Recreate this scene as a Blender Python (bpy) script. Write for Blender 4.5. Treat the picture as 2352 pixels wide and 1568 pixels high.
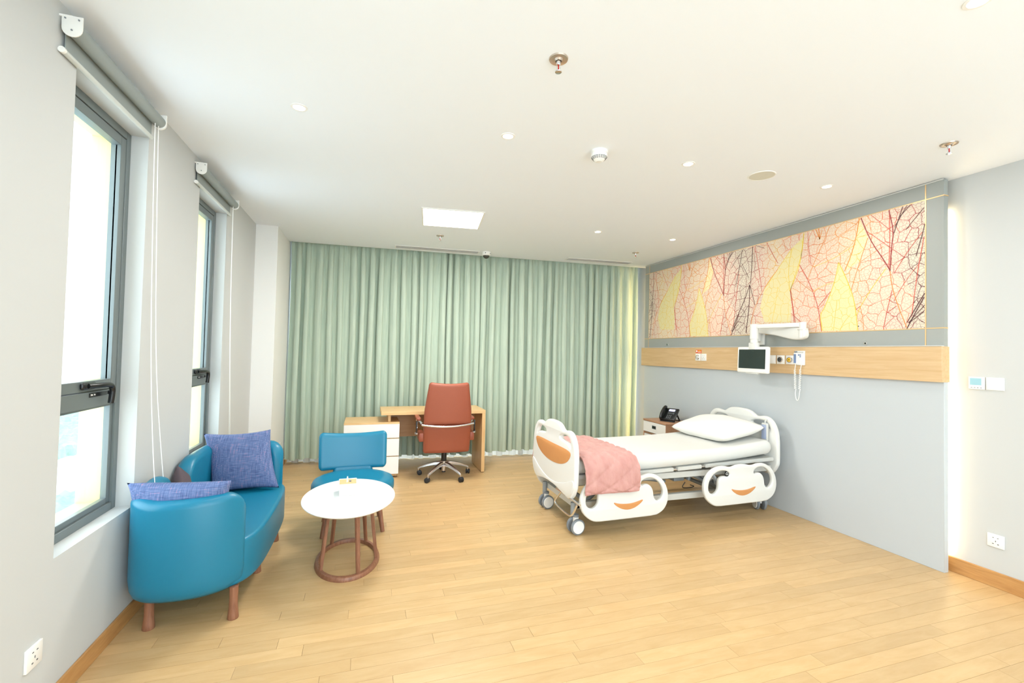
import bpy, bmesh, math, random
from mathutils import Vector, Matrix, noise
random.seed(7)
for o in list(bpy.data.objects):
    bpy.data.objects.remove(o)
S = bpy.context.scene
C = S.collection
PI = math.pi

# ------------------------------------------------------------------ camera, world, exposure
cam_d = bpy.data.cameras.new('camera')
cam_d.sensor_fit = 'HORIZONTAL'
cam_d.sensor_width = 36.0
cam_d.lens = 36.0 * 1031.5 / 2352.0
cam_d.clip_start = 0.05
cam_d.clip_end = 2000
cam = bpy.data.objects.new('camera', cam_d)
C.objects.link(cam)
R_ = Vector((0.95085722, -0.3087874728, 0.0228220878))
U_ = Vector((-0.029375955, -0.0165914859, 0.9994307257))
F_ = Vector((0.3082330357, 0.9509863402, 0.0248470611))
cam.matrix_world = Matrix(((R_.x, U_.x, -F_.x, 0), (R_.y, U_.y, -F_.y, 0), (R_.z, U_.z, -F_.z, 1.5), (0, 0, 0, 1)))
S.camera = cam
S.view_settings.view_transform = 'Standard'
S.view_settings.look = 'None'
S.view_settings.gamma = 1.0
S.view_settings.use_curve_mapping = False
S.view_settings.exposure = 0.74
SKY = 3.8           # radiance of the white overcast sky
DOWNLIGHT_W = 3.2
PANEL_W = 27.0
LED_STRENGTH = 19.0
W = bpy.data.worlds.new('overcast_sky')
S.world = W
W.use_nodes = True
bg = W.node_tree.nodes['Background']
bg.inputs[0].default_value = (0.80, 0.91, 1.0, 1)
bg.inputs[1].default_value = SKY

# ------------------------------------------------------------------ materials
def lin(c):
    c = c / 255.0
    return c / 12.92 if c <= 0.04045 else ((c + 0.055) / 1.055) ** 2.4
def rgb(r, g, b):
    return (lin(r), lin(g), lin(b), 1.0)
def mat(name, col, rough=0.5, metal=0.0, var=0.0, vscale=8.0, bump=0.0, bscale=200.0, emit=None, estr=0.0, spec=0.5, stretch=None, coat=0.0, trans=0.0, sheen=0.0):
    m = bpy.data.materials.new(name)
    m.use_nodes = True
    nt = m.node_tree
    p = nt.nodes['Principled BSDF']
    c = rgb(*col)
    p.inputs['Base Color'].default_value = c
    p.inputs['Roughness'].default_value = rough
    p.inputs['Metallic'].default_value = metal
    p.inputs['Specular IOR Level'].default_value = spec
    p.inputs['Coat Weight'].default_value = coat
    p.inputs['Sheen Weight'].default_value = sheen
    p.inputs['Transmission Weight'].default_value = trans
    if emit:
        p.inputs['Emission Color'].default_value = rgb(*emit)
        p.inputs['Emission Strength'].default_value = estr
    if var or bump:
        tc = nt.nodes.new('ShaderNodeTexCoord')
        mp = nt.nodes.new('ShaderNodeMapping')
        if stretch:
            mp.inputs['Scale'].default_value = stretch
        nt.links.new(tc.outputs['Object'], mp.inputs[0])
    if var:
        n = nt.nodes.new('ShaderNodeTexNoise')
        n.inputs['Scale'].default_value = vscale
        n.inputs['Detail'].default_value = 4
        nt.links.new(mp.outputs[0], n.inputs['Vector'])
        mx = nt.nodes.new('ShaderNodeMix')
        mx.data_type = 'RGBA'
        mx.inputs['A'].default_value = tuple(max(0, v * (1 - var)) for v in c[:3]) + (1,)
        mx.inputs['B'].default_value = tuple(min(1, v * (1 + var)) for v in c[:3]) + (1,)
        nt.links.new(n.outputs[0], mx.inputs['Factor'])
        nt.links.new(mx.outputs['Result'], p.inputs['Base Color'])
    if bump:
        n2 = nt.nodes.new('ShaderNodeTexNoise')
        n2.inputs['Scale'].default_value = bscale
        n2.inputs['Detail'].default_value = 3
        nt.links.new(mp.outputs[0], n2.inputs['Vector'])
        b = nt.nodes.new('ShaderNodeBump')
        b.inputs['Strength'].default_value = bump
        b.inputs['Distance'].default_value = 0.002
        nt.links.new(n2.outputs[0], b.inputs['Height'])
        nt.links.new(b.outputs[0], p.inputs['Normal'])
    return m

def wood(name, c1, c2, scale=6.0, stretch=(1, 14, 14), rough=0.45, rand=None):
    """grain that runs along local X (or as stretch says); rand: 'object' or 'island' shifts colour per plank"""
    m = bpy.data.materials.new(name)
    m.use_nodes = True
    nt = m.node_tree
    N, L = nt.nodes, nt.links
    p = N['Principled BSDF']
    p.inputs['Roughness'].default_value = rough
    tc = N.new('ShaderNodeTexCoord')
    mp = N.new('ShaderNodeMapping')
    mp.inputs['Scale'].default_value = stretch
    src = tc.outputs['Object']
    rnd = None
    if rand:
        if rand == 'object':
            oi = N.new('ShaderNodeObjectInfo')
            rnd = oi.outputs['Random']
        else:
            gi = N.new('ShaderNodeNewGeometry')
            rnd = gi.outputs['Random Per Island']
        ad = N.new('ShaderNodeVectorMath')
        ad.operation = 'MULTIPLY_ADD'
        ad.inputs[1].default_value = (37.0, 19.0, 11.0)
        L.new(rnd, ad.inputs[0])
        L.new(src, ad.inputs[2])
        src = ad.outputs[0]
    L.new(src, mp.inputs[0])
    n = N.new('ShaderNodeTexNoise')
    n.inputs['Scale'].default_value = scale
    n.inputs['Detail'].default_value = 6
    n.inputs['Roughness'].default_value = 0.62
    n.inputs['Distortion'].default_value = 0.6
    L.new(mp.outputs[0], n.inputs['Vector'])
    cr = N.new('ShaderNodeValToRGB')
    cr.color_ramp.elements[0].position = 0.30
    cr.color_ramp.elements[0].color = rgb(*c1)
    cr.color_ramp.elements[1].position = 0.70
    cr.color_ramp.elements[1].color = rgb(*c2)
    L.new(n.outputs[0], cr.inputs[0])
    out = cr.outputs[0]
    if rand:
        hs = N.new('ShaderNodeHueSaturation')
        mr = N.new('ShaderNodeMapRange')
        mr.inputs['To Min'].default_value = 0.92
        mr.inputs['To Max'].default_value = 1.06
        L.new(rnd, mr.inputs['Value'])
        L.new(mr.outputs[0], hs.inputs['Value'])
        L.new(out, hs.inputs['Color'])
        out = hs.outputs[0]
    L.new(out, p.inputs['Base Color'])
    return m

M = {}
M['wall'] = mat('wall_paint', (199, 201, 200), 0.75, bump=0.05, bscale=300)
M['pier'] = mat('lit_pier_paint', (236, 236, 233), 0.75)  # brighter than the wall paint: light on the pier put into its colour
M['ceiling'] = mat('ceiling_paint', (241, 246, 252), 0.6)
M['yellow'] = mat('yellow_facade', (232, 220, 152), 0.8)
M['floor_sub'] = mat('floor_joint', (150, 105, 60), 0.7)
M['plank'] = wood('honey_plank', (195, 160, 111), (206, 174, 127), 3.0, (1.5, 7.5, 7.5), 0.36, 'object')
M['planks'] = wood('honey_planks', (195, 160, 111), (206, 174, 127), 3.0, (1.5, 7.5, 7.5), 0.36, 'island')
M['skirt'] = wood('skirting_wood', (178, 128, 74), (204, 154, 96), 4, (10, 1.2, 10), 0.45)
M['rail'] = wood('oak_rail', (204, 168, 122), (219, 189, 146), 3.0, (12, 0.8, 14), 0.4)
M['panel_grey'] = mat('grey_panel', (160, 164, 160), 0.5)
M['panel_blue'] = mat('pale_blue_grey_panel', (194, 200, 204), 0.42)
M['brass'] = mat('brass_inlay', (222, 190, 140), 0.35, 0.3)
M['frame'] = mat('window_grey_metal', (112, 121, 122), 0.42, 0.15)
M['black'] = mat('black_plastic', (24, 26, 28), 0.25)
M['blackrub'] = mat('black_rubber', (38, 38, 40), 0.55)
M['white'] = mat('white_plastic', (242, 241, 237), 0.32)
M['whitem'] = mat('white_matt', (244, 243, 240), 0.6)
M['lam'] = mat('white_laminate', (240, 239, 236), 0.3)
M['greyp'] = mat('grey_plastic', (128, 134, 140), 0.4)
M['lgrey'] = mat('light_grey_paint', (205, 205, 200), 0.4)
M['mgrey'] = mat('mid_grey_paint', (150, 156, 160), 0.4)
M['dgrey'] = mat('dark_grey', (78, 82, 86), 0.4)
M['chrome'] = mat('chrome', (225, 225, 228), 0.14, 1.0)
M['alu'] = mat('polished_aluminium', (205, 200, 198), 0.25, 0.95)
M['blue'] = mat('blue_leatherette', (12, 118, 150), 0.36, bump=0.10, bscale=420, spec=0.5)
M['brown'] = mat('brown_leather', (154, 80, 56), 0.42, var=0.06, vscale=5, bump=0.12, bscale=380)
M['walnut'] = wood('walnut_legs', (124, 80, 58), (158, 110, 84), 5, (12, 12, 1.2), 0.42)
M['deskwood'] = wood('light_oak_board', (216, 176, 120), (232, 196, 144), 3.0, (0.9, 14, 14), 0.42)
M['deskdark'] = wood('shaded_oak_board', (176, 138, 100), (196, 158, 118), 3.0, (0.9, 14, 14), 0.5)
M['nswood'] = wood('nightstand_walnut', (172, 128, 98), (192, 148, 116), 3.0, (14, 0.9, 14), 0.42)
M['bedorange'] = mat('orange_insert', (214, 150, 92), 0.45, var=0.05, vscale=12)
M['bedwhite'] = mat('cream_white_bed_plastic', (228, 228, 224), 0.34)
M['sheet'] = mat('white_bed_sheet', (218, 218, 214), 0.85, bump=0.15, bscale=60)
M['pillow'] = mat('white_pillowcase', (236, 235, 229), 0.85, bump=0.2, bscale=40)
M['screen'] = mat('dark_screen', (44, 54, 52), 0.08)
M['lcd'] = mat('lit_blue_display', (210, 205, 250), 0.3, emit=(205, 200, 255), estr=0.8)
M['lcd2'] = mat('thermostat_display', (140, 178, 186), 0.3, emit=(140, 180, 190), estr=0.25)
M['lamp'] = mat('lit_lamp_diffuser', (255, 255, 255), 0.5, emit=(255, 250, 240), estr=6.0)
M['led_far'] = mat('warm_led_strip_far', (255, 230, 180), 0.5, emit=(255, 216, 150), estr=LED_STRENGTH * 2)
M['led'] = mat('warm_led_strip', (255, 235, 200), 0.5, emit=(255, 226, 178), estr=LED_STRENGTH)
M['blindfab'] = mat('grey_blind_fabric', (150, 158, 156), 0.8, bump=0.1, bscale=900)
M['blindrail'] = mat('pale_grey_rail', (206, 210, 206), 0.45)
M['bluepad'] = mat('blue_grey_pad', (112, 134, 172), 0.4)
M['sticker'] = mat('orange_red_sticker', (226, 84, 48), 0.5)
M['gasyellow'] = mat('yellow_port', (240, 194, 60), 0.4)
M['red'] = mat('red_bulb', (196, 40, 40), 0.2)
M['cushbrown'] = mat('dark_brown_cushion', (92, 80, 86), 0.85, bump=0.2, bscale=300)
M['sprink'] = mat('sprinkler_plate', (200, 184, 168), 0.3, 0.8)
M['domeglass'] = mat('smoked_dome', (62, 62, 56), 0.08)
M['speaker'] = mat('speaker_grille', (216, 214, 200), 0.7, bump=0.4, bscale=600)
M['bedpad'] = mat('blue_key_pad', (164, 176, 204), 0.35)

def glass_mat():
    m = bpy.data.materials.new('window_glass')
    m.use_nodes = True
    nt = m.node_tree
    nt.nodes.clear()
    o = nt.nodes.new('ShaderNodeOutputMaterial')
    mx = nt.nodes.new('ShaderNodeMixShader')
    t = nt.nodes.new('ShaderNodeBsdfTransparent')
    t.inputs[0].default_value = (0.96, 0.985, 0.98, 1)
    g = nt.nodes.new('ShaderNodeBsdfGlossy')
    g.inputs['Roughness'].default_value = 0.02
    f = nt.nodes.new('ShaderNodeLayerWeight')
    f.inputs[0].default_value = 0.5
    pw = nt.nodes.new('ShaderNodeMath')
    pw.operation = 'POWER'
    pw.inputs[1].default_value = 5.0
    nt.links.new(f.outputs['Facing'], pw.inputs[0])
    ma_ = nt.nodes.new('ShaderNodeMath')
    ma_.operation = 'MULTIPLY_ADD'
    ma_.inputs[1].default_value = 0.5
    ma_.inputs[2].default_value = 0.03
    nt.links.new(pw.outputs[0], ma_.inputs[0])
    nt.links.new(ma_.outputs[0], mx.inputs[0])
    nt.links.new(t.outputs[0], mx.inputs[1])
    nt.links.new(g.outputs[0], mx.inputs[2])
    nt.links.new(mx.outputs[0], o.inputs[0])
    return m
M['glass'] = glass_mat()

def curtain_mat(name, c1, c2, translucent=0.0):
    m = bpy.data.materials.new(name)
    m.use_nodes = True
    nt = m.node_tree
    N, L = nt.nodes, nt.links
    p = N['Principled BSDF']
    p.inputs['Roughness'].default_value = 0.7
    p.inputs['Sheen Weight'].default_value = 0.15
    tc = N.new('ShaderNodeTexCoord')
    mp = N.new('ShaderNodeMapping')
    mp.inputs['Scale'].default_value = (60, 60, 1.4)
    L.new(tc.outputs['Object'], mp.inputs[0])
    n = N.new('ShaderNodeTexNoise')
    n.inputs['Scale'].default_value = 2.0
    n.inputs['Detail'].default_value = 5
    L.new(mp.outputs[0], n.inputs['Vector'])
    cr = N.new('ShaderNodeValToRGB')
    cr.color_ramp.elements[0].position = 0.35
    cr.color_ramp.elements[1].position = 0.68
    cr.color_ramp.elements[0].color = rgb(*c1)
    cr.color_ramp.elements[1].color = rgb(*c2)
    L.new(n.outputs[0], cr.inputs[0])
    L.new(cr.outputs[0], p.inputs['Base Color'])
    if translucent:
        o = N['Material Output']
        t = N.new('ShaderNodeBsdfTranslucent')
        L.new(cr.outputs[0], t.inputs[0])
        mx = N.new('ShaderNodeMixShader')
        mx.inputs[0].default_value = translucent
        L.new(p.outputs[0], mx.inputs[1])
        L.new(t.outputs[0], mx.inputs[2])
        L.new(mx.outputs[0], o.inputs[0])
    return m
M['curtain'] = curtain_mat('sage_curtain', (172, 190, 174), (192, 206, 188))
M['sheer'] = curtain_mat('white_sheer', (240, 240, 238), (248, 248, 246), 0.6)

def linen_mat():
    """blue linen with pink and pale threads"""
    m = bpy.data.materials.new('blue_linen')
    m.use_nodes = True
    nt = m.node_tree
    N, L = nt.nodes, nt.links
    p = N['Principled BSDF']
    p.inputs['Roughness'].default_value = 0.85
    tc = N.new('ShaderNodeTexCoord')
    def thread(sc):
        mp = N.new('ShaderNodeMapping')
        mp.inputs['Scale'].default_value = sc
        L.new(tc.outputs['Object'], mp.inputs[0])
        n = N.new('ShaderNodeTexNoise')
        n.inputs['Scale'].default_value = 1.0
        n.inputs['Detail'].default_value = 3
        L.new(mp.outputs[0], n.inputs['Vector'])
        return n.outputs[0]
    a = thread((14, 260, 260))
    b = thread((260, 14, 14))
    ad = N.new('ShaderNodeMath')
    ad.operation = 'ADD'
    L.new(a, ad.inputs[0])
    L.new(b, ad.inputs[1])
    hf = N.new('ShaderNodeMath')
    hf.operation = 'MULTIPLY'
    hf.inputs[1].default_value = 0.5
    L.new(ad.outputs[0], hf.inputs[0])
    cr = N.new('ShaderNodeValToRGB')
    e = cr.color_ramp.elements
    e[0].position = 0.36
    e[0].color = rgb(70, 84, 128)
    e[1].position = 0.52
    e[1].color = rgb(96, 116, 160)
    x = e.new(0.60)
    x.color = rgb(122, 132, 172)
    x = e.new(0.645)
    x.color = rgb(176, 110, 132)
    L.new(hf.outputs[0], cr.inputs[0])
    L.new(cr.outputs[0], p.inputs['Base Color'])
    bm_ = N.new('ShaderNodeBump')
    bm_.inputs['Strength'].default_value = 0.25
    bm_.inputs['Distance'].default_value = 0.002
    L.new(hf.outputs[0], bm_.inputs['Height'])
    L.new(bm_.outputs[0], p.inputs['Normal'])
    return m
M['linen'] = linen_mat()

def quilt_mat():
    m = bpy.data.materials.new('pink_quilt')
    m.use_nodes = True
    nt = m.node_tree
    N, L = nt.nodes, nt.links
    p = N['Principled BSDF']
    p.inputs['Roughness'].default_value = 0.85
    p.inputs['Sheen Weight'].default_value = 0.2
    tc = N.new('ShaderNodeTexCoord')
    n = N.new('ShaderNodeTexNoise')
    n.inputs['Scale'].default_value = 9
    n.inputs['Detail'].default_value = 6
    mp = N.new('ShaderNodeMapping')
    mp.inputs['Scale'].default_value = (2.2, 1, 1)
    L.new(tc.outputs['Object'], mp.inputs[0])
    L.new(mp.outputs[0], n.inputs['Vector'])
    cr = N.new('ShaderNodeValToRGB')
    cr.color_ramp.elements[0].position = 0.3
    cr.color_ramp.elements[1].position = 0.7
    cr.color_ramp.elements[0].color = rgb(190, 136, 129)
    cr.color_ramp.elements[1].color = rgb(204, 155, 147)
    L.new(n.outputs[0], cr.inputs[0])
    L.new(cr.outputs[0], p.inputs['Base Color'])
    n2 = N.new('ShaderNodeTexNoise')
    n2.inputs['Scale'].default_value = 38
    n2.inputs['Detail'].default_value = 3
    L.new(mp.outputs[0], n2.inputs['Vector'])
    b = N.new('ShaderNodeBump')
    b.inputs['Strength'].default_value = 0.6
    b.inputs['Distance'].default_value = 0.006
    L.new(n2.outputs[0], b.inputs['Height'])
    L.new(b.outputs[0], p.inputs['Normal'])
    return m
M['quilt'] = quilt_mat()

def mural_mat(name, base, ramp, bg_amt, fine=1.0, alpha=0.5):
    """leaf-skeleton print: two sizes of cell veins over pale ground, ink colour drifting along the wall"""
    m = bpy.data.materials.new(name)
    m.use_nodes = True
    nt = m.node_tree
    N, L = nt.nodes, nt.links
    p = N['Principled BSDF']
    p.inputs['Roughness'].default_value = 0.6
    tc = N.new('ShaderNodeTexCoord')
    dn = N.new('ShaderNodeTexNoise')
    dn.inputs['Scale'].default_value = 22
    dn.inputs['Detail'].default_value = 2
    L.new(tc.outputs['Object'], dn.inputs['Vector'])
    dm = N.new('ShaderNodeVectorMath')
    dm.operation = 'MULTIPLY_ADD'
    dm.inputs[1].default_value = (0.030, 0.030, 0.030)
    L.new(dn.outputs['Color'], dm.inputs[0])
    L.new(tc.outputs['Object'], dm.inputs[2])
    sp = N.new('ShaderNodeSeparateXYZ')
    L.new(dm.outputs[0], sp.inputs[0])
    flat = N.new('ShaderNodeCombineXYZ')
    L.new(sp.outputs['Y'], flat.inputs['X'])
    L.new(sp.outputs['Z'], flat.inputs['Y'])
    def cells(scale, w):
        v = N.new('ShaderNodeTexVoronoi')
        v.feature = 'DISTANCE_TO_EDGE'
        v.voronoi_dimensions = '2D'
        v.inputs['Scale'].default_value = scale
        L.new(flat.outputs[0], v.inputs['Vector'])
        mr = N.new('ShaderNodeMapRange')
        mr.inputs['From Min'].default_value = w * 0.5
        mr.inputs['From Max'].default_value = w
        mr.inputs['To Min'].default_value = 1.0
        mr.inputs['To Max'].default_value = 0.0
        L.new(v.outputs['Distance'], mr.inputs['Value'])
        return mr.outputs[0]
    a = cells(40 * fine, 0.085)
    b = cells(11 * fine, 0.034)
    a2 = N.new('ShaderNodeMath')
    a2.operation = 'MULTIPLY'
    a2.inputs[1].default_value = alpha
    L.new(a, a2.inputs[0])
    mxm = N.new('ShaderNodeMath')
    mxm.operation = 'MAXIMUM'
    L.new(a2.outputs[0], mxm.inputs[0])
    L.new(b, mxm.inputs[1])
    # ink colour: position along the wall (period 1.757 m) plus noise
    sx = N.new('ShaderNodeSeparateXYZ')
    L.new(tc.outputs['Object'], sx.inputs[0])
    ln = N.new('ShaderNodeTexNoise')
    ln.inputs['Scale'].default_value = 2.2
    L.new(tc.outputs['Object'], ln.inputs['Vector'])
    f1 = N.new('ShaderNodeMath')
    f1.operation = 'MULTIPLY_ADD'
    f1.inputs[1].default_value = 1.0 / 1.757
    f1.inputs[2].default_value = -2.233 / 1.757 + 2.0
    L.new(sx.outputs['Y'], f1.inputs[0])
    f2 = N.new('ShaderNodeMath')
    f2.operation = 'MULTIPLY_ADD'
    f2.inputs[1].default_value = 0.30
    L.new(ln.outputs[0], f2.inputs[0])
    L.new(f1.outputs[0], f2.inputs[2])
    f3 = N.new('ShaderNodeMath')
    f3.operation = 'SUBTRACT'
    f3.inputs[1].default_value = 0.15
    L.new(f2.outputs[0], f3.inputs[0])
    f4 = N.new('ShaderNodeMath')
    f4.operation = 'FRACT'
    L.new(f3.outputs[0], f4.inputs[0])
    cr = N.new('ShaderNodeValToRGB')
    els = cr.color_ramp.elements
    els[0].position = 0.0
    els[0].color = rgb(*ramp[0][1])
    els[1].position = 1.0
    els[1].color = rgb(*ramp[-1][1])
    for pos, c in ramp[1:-1]:
        e = els.new(pos)
        e.color = rgb(*c)
    L.new(f4.outputs[0], cr.inputs[0])
    # ground: base tinted by the ink
    gm = N.new('ShaderNodeMix')
    gm.data_type = 'RGBA'
    gm.inputs['Factor'].default_value = bg_amt
    gm.inputs['A'].default_value = rgb(*base)
    L.new(cr.outputs[0], gm.inputs['B'])
    im = N.new('ShaderNodeMix')
    im.data_type = 'RGBA'
    L.new(mxm.outputs[0], im.inputs['Factor'])
    L.new(gm.outputs['Result'], im.inputs['A'])
    L.new(cr.outputs[0], im.inputs['B'])
    L.new(im.outputs['Result'], p.inputs['Base Color'])
    return m
INK = [(0.0, (110, 66, 68)), (0.06, (178, 84, 80)), (0.20, (220, 122, 96)), (0.36, (232, 160, 84)), (0.5, (228, 132, 96)), (0.62, (228, 140, 104)), (0.74, (234, 180, 92)), (0.86, (214, 112, 98)), (0.94, (140, 84, 82)), (1.0, (110, 66, 68))]
M['mural'] = mural_mat('leaf_print_ground', (230, 220, 200), INK, 0.13)
M['leaf_yellow'] = mural_mat('leaf_print_yellow', (230, 220, 174), [(0.0, (234, 204, 104)), (0.5, (236, 210, 112)), (1.0, (234, 204, 104))], 0.08, 1.2, 0.3)
M['leaf_pale'] = mural_mat('leaf_print_pale', (242, 226, 184), [(0.0, (238, 190, 104)), (0.5, (238, 190, 104)), (1.0, (238, 190, 104))], 0.06, 1.0, 0.45)
M['leaf_peach'] = mural_mat('leaf_print_peach', (240, 218, 196), [(0.0, (224, 136, 112)), (0.5, (228, 150, 112)), (1.0, (224, 136, 112))], 0.06, 1.0, 0.45)
M['ink_m'] = mat('ink_maroon', (160, 62, 64), 0.6)
M['ink_r'] = mat('ink_red', (216, 96, 82), 0.6)
M['ink_o'] = mat('ink_orange', (236, 150, 76), 0.6)
M['ink_y'] = mat('ink_yellow', (240, 206, 78), 0.6)
M['ink_k'] = mat('ink_dark_brown', (96, 58, 60), 0.6)

# ------------------------------------------------------------------ mesh helpers
def wm(o):
    m = o.matrix_basis.copy()
    p = o.parent
    while p:
        m = p.matrix_basis @ m
        p = p.parent
    return m

class MB:
    def __init__(self):
        self.bm = bmesh.new()
    def merge(self, t, mtx=None):
        if mtx is not None:
            bmesh.ops.transform(t, matrix=mtx, verts=t.verts)
        me = bpy.data.meshes.new('tmp')
        t.to_mesh(me)
        t.free()
        self.bm.from_mesh(me)
        bpy.data.meshes.remove(me)
        return self
    def box(self, x0, x1, y0, y1, z0, z1, bev=0.0, seg=2, mtx=None):
        t = bmesh.new()
        bmesh.ops.create_cube(t, size=1.0)
        for v in t.verts:
            v.co = Vector((x0 + (v.co.x + .5) * (x1 - x0), y0 + (v.co.y + .5) * (y1 - y0), z0 + (v.co.z + .5) * (z1 - z0)))
        if bev > 0:
            bmesh.ops.bevel(t, geom=t.edges[:], offset=bev, segments=seg, affect='EDGES', profile=0.5)
        return self.merge(t, mtx)
    def cyl(self, p0, p1, r0, r1=None, seg=20, caps=True):
        r1 = r0 if r1 is None else r1
        return self.tube([p0, p1], [r0, r1], seg, caps)
    def tube(self, pts, r, seg=10, caps=True, closed=False):
        pts = [Vector(p) for p in pts]
        n = len(pts)
        rr = r if isinstance(r, (list, tuple)) else [r] * n
        tang = []
        for i in range(n):
            if closed:
                t = pts[(i + 1) % n] - pts[i - 1]
            else:
                t = pts[min(i + 1, n - 1)] - pts[max(i - 1, 0)]
            tang.append(t.normalized())
        up = Vector((0, 0, 1)) if abs(tang[0].z) < 0.9 else Vector((1, 0, 0))
        a = tang[0].cross(up).normalized()
        rings = []
        for i in range(n):
            a = (a - tang[i] * a.dot(tang[i])).normalized()
            b = tang[i].cross(a)
            rings.append([self.bm.verts.new(pts[i] + (a * math.cos(2 * PI * k / seg) + b * math.sin(2 * PI * k / seg)) * rr[i]) for k in range(seg)])
        m = n if closed else n - 1
        for i in range(m):
            q, s = rings[i], rings[(i + 1) % n]
            for k in range(seg):
                self.bm.faces.new((q[k], q[(k + 1) % seg], s[(k + 1) % seg], s[k]))
        if caps and not closed:
            self.bm.faces.new(list(reversed(rings[0])))
            self.bm.faces.new(rings[-1])
        return self
    def lathe(self, prof, c=(0, 0, 0), seg=28, mtx=None):
        """profile [(r, z)] about z"""
        t = bmesh.new()
        rings = []
        for r, z in prof:
            if r < 1e-6:
                rings.append([t.verts.new((0, 0, z))])
            else:
                rings.append([t.verts.new((r * math.cos(2 * PI * k / seg), r * math.sin(2 * PI * k / seg), z)) for k in range(seg)])
        for i in range(len(rings) - 1):
            a, b = rings[i], rings[i + 1]
            for k in range(seg):
                k2 = (k + 1) % seg
                if len(a) == 1 and len(b) == 1:
                    continue
                if len(a) == 1:
                    t.faces.new((a[0], b[k], b[k2]))
                elif len(b) == 1:
                    t.faces.new((a[k], a[k2], b[0]))
                else:
                    t.faces.new((a[k], a[k2], b[k2], b[k]))
        mm = Matrix.Translation(c)
        if mtx is not None:
            mm = mm @ mtx
        return self.merge(t, mm)
    def prism(self, outline, holes, depth, mtx, bev=0.0, seg=2):
        """flat 2-D outline (with holes) in local XY, thickened along local Z about 0, edges rounded"""
        cu = bpy.data.curves.new('tmpc', 'CURVE')
        cu.dimensions = '2D'
        cu.fill_mode = 'BOTH'
        cu.extrude = max(1e-5, depth / 2 - bev)
        cu.bevel_depth = bev
        cu.bevel_resolution = seg
        cu.offset = -bev
        for ring in [outline] + list(holes):
            sp = cu.splines.new('POLY')
            sp.points.add(len(ring) - 1)
            for k, (x, y) in enumerate(ring):
                sp.points[k].co = (x, y, 0, 1)
            sp.use_cyclic_u = True
        ob = bpy.data.objects.new('tmpc', cu)
        C.objects.link(ob)
        dg = bpy.context.evaluated_depsgraph_get()
        me = bpy.data.meshes.new_from_object(ob.evaluated_get(dg))
        bpy.data.objects.remove(ob)
        bpy.data.curves.remove(cu)
        t = bmesh.new()
        t.from_mesh(me)
        bpy.data.meshes.remove(me)
        bmesh.ops.remove_doubles(t, verts=t.verts, dist=1e-6)
        return self.merge(t, mtx)
    def grid(self, nu, nv, f, closed_u=False, both=None):
        """surface f(i/nu, j/nv)"""
        V = [[self.bm.verts.new(f(i / nu, j / nv)) for j in range(nv + 1)] for i in range(nu + (0 if closed_u else 1))]
        n = len(V)
        for i in range(nu):
            a, b = V[i], V[(i + 1) % n]
            for j in range(nv):
                self.bm.faces.new((a[j], b[j], b[j + 1], a[j + 1]))
        return V
    def build(self, name, material, parent=None, sharp=0.7, solid=0.0, local=False, sub=0):
        bm = self.bm
        bmesh.ops.remove_doubles(bm, verts=bm.verts, dist=1e-6)
        if parent is not None and not local:
            bmesh.ops.transform(bm, matrix=wm(parent).inverted(), verts=bm.verts)
        bmesh.ops.recalc_face_normals(bm, faces=bm.faces)
        for f in bm.faces:
            f.smooth = True
        for e in bm.edges:
            if len(e.link_faces) != 2 or e.calc_face_angle(0) > sharp:
                e.smooth = False
        me = bpy.data.meshes.new(name)
        bm.to_mesh(me)
        bm.free()
        ms = material if isinstance(material, (list, tuple)) else [material]
        for m in ms:
            me.materials.append(m)
        o = bpy.data.objects.new(name, me)
        C.objects.link(o)
        if parent is not None:
            o.parent = parent
        if solid:
            md = o.modifiers.new('thick', 'SOLIDIFY')
            md.thickness = solid
            md.offset = 0
        return o

def smooth_ring(pts, n=2):
    for _ in range(n):
        out = []
        for i in range(len(pts)):
            a, b = pts[i], pts[(i + 1) % len(pts)]
            out.append((a[0] * .75 + b[0] * .25, a[1] * .75 + b[1] * .25))
            out.append((a[0] * .25 + b[0] * .75, a[1] * .25 + b[1] * .75))
        pts = out
    return pts
def smooth_path(pts, n=2):
    for _ in range(n):
        out = [pts[0]]
        for i in range(len(pts) - 1):
            a, b = Vector(pts[i]), Vector(pts[i + 1])
            out.append(tuple(a * .75 + b * .25))
            out.append(tuple(a * .25 + b * .75))
        out.append(pts[-1])
        pts = out
    return pts
def thing(name, label, cat, loc=(0, 0, 0), rotz=0.0, group=None):
    o = bpy.data.objects.new(name, None)
    o.empty_display_size = 0.1
    C.objects.link(o)
    o.location = loc
    o.rotation_euler = (0, 0, rotz)
    o.matrix_basis = Matrix.Translation(loc) @ Matrix.Rotation(rotz, 4, 'Z')
    return tag(o, label, cat, group)
def tag(o, label, cat, group=None):
    o['label'] = label
    o['category'] = cat
    if group:
        o['group'] = group
    return o
def struct(o, label=None, cat=None):
    o['kind'] = 'structure'
    if label:
        o['label'] = label
    if cat:
        o['category'] = cat
    return o
def dup(o, parent=None):
    c = o.copy()
    C.objects.link(c)
    if parent is not None:
        c.parent = parent
    for ch in [x for x in bpy.data.objects if x.parent == o]:
        dup(ch, c)
    return c
def area(name, loc, rot, sx, sy, power, col, shape='RECTANGLE', spread=PI):
    l = bpy.data.lights.new(name, 'AREA')
    l.shape = shape
    l.size = sx
    l.size_y = sy
    l.energy = power
    l.color = col
    l.spread = spread
    o = bpy.data.objects.new(name, l)
    o.location = loc
    o.rotation_euler = rot
    C.objects.link(o)
    return o
# frames for flat pieces: local X,Y,Z -> world
def frame(o, ex, ey):
    ex, ey = Vector(ex).normalized(), Vector(ey).normalized()
    ez = ex.cross(ey)
    return Matrix(((ex.x, ey.x, ez.x, o[0]), (ex.y, ey.y, ez.y, o[1]), (ex.z, ey.z, ez.z, o[2]), (0, 0, 0, 1)))

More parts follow.
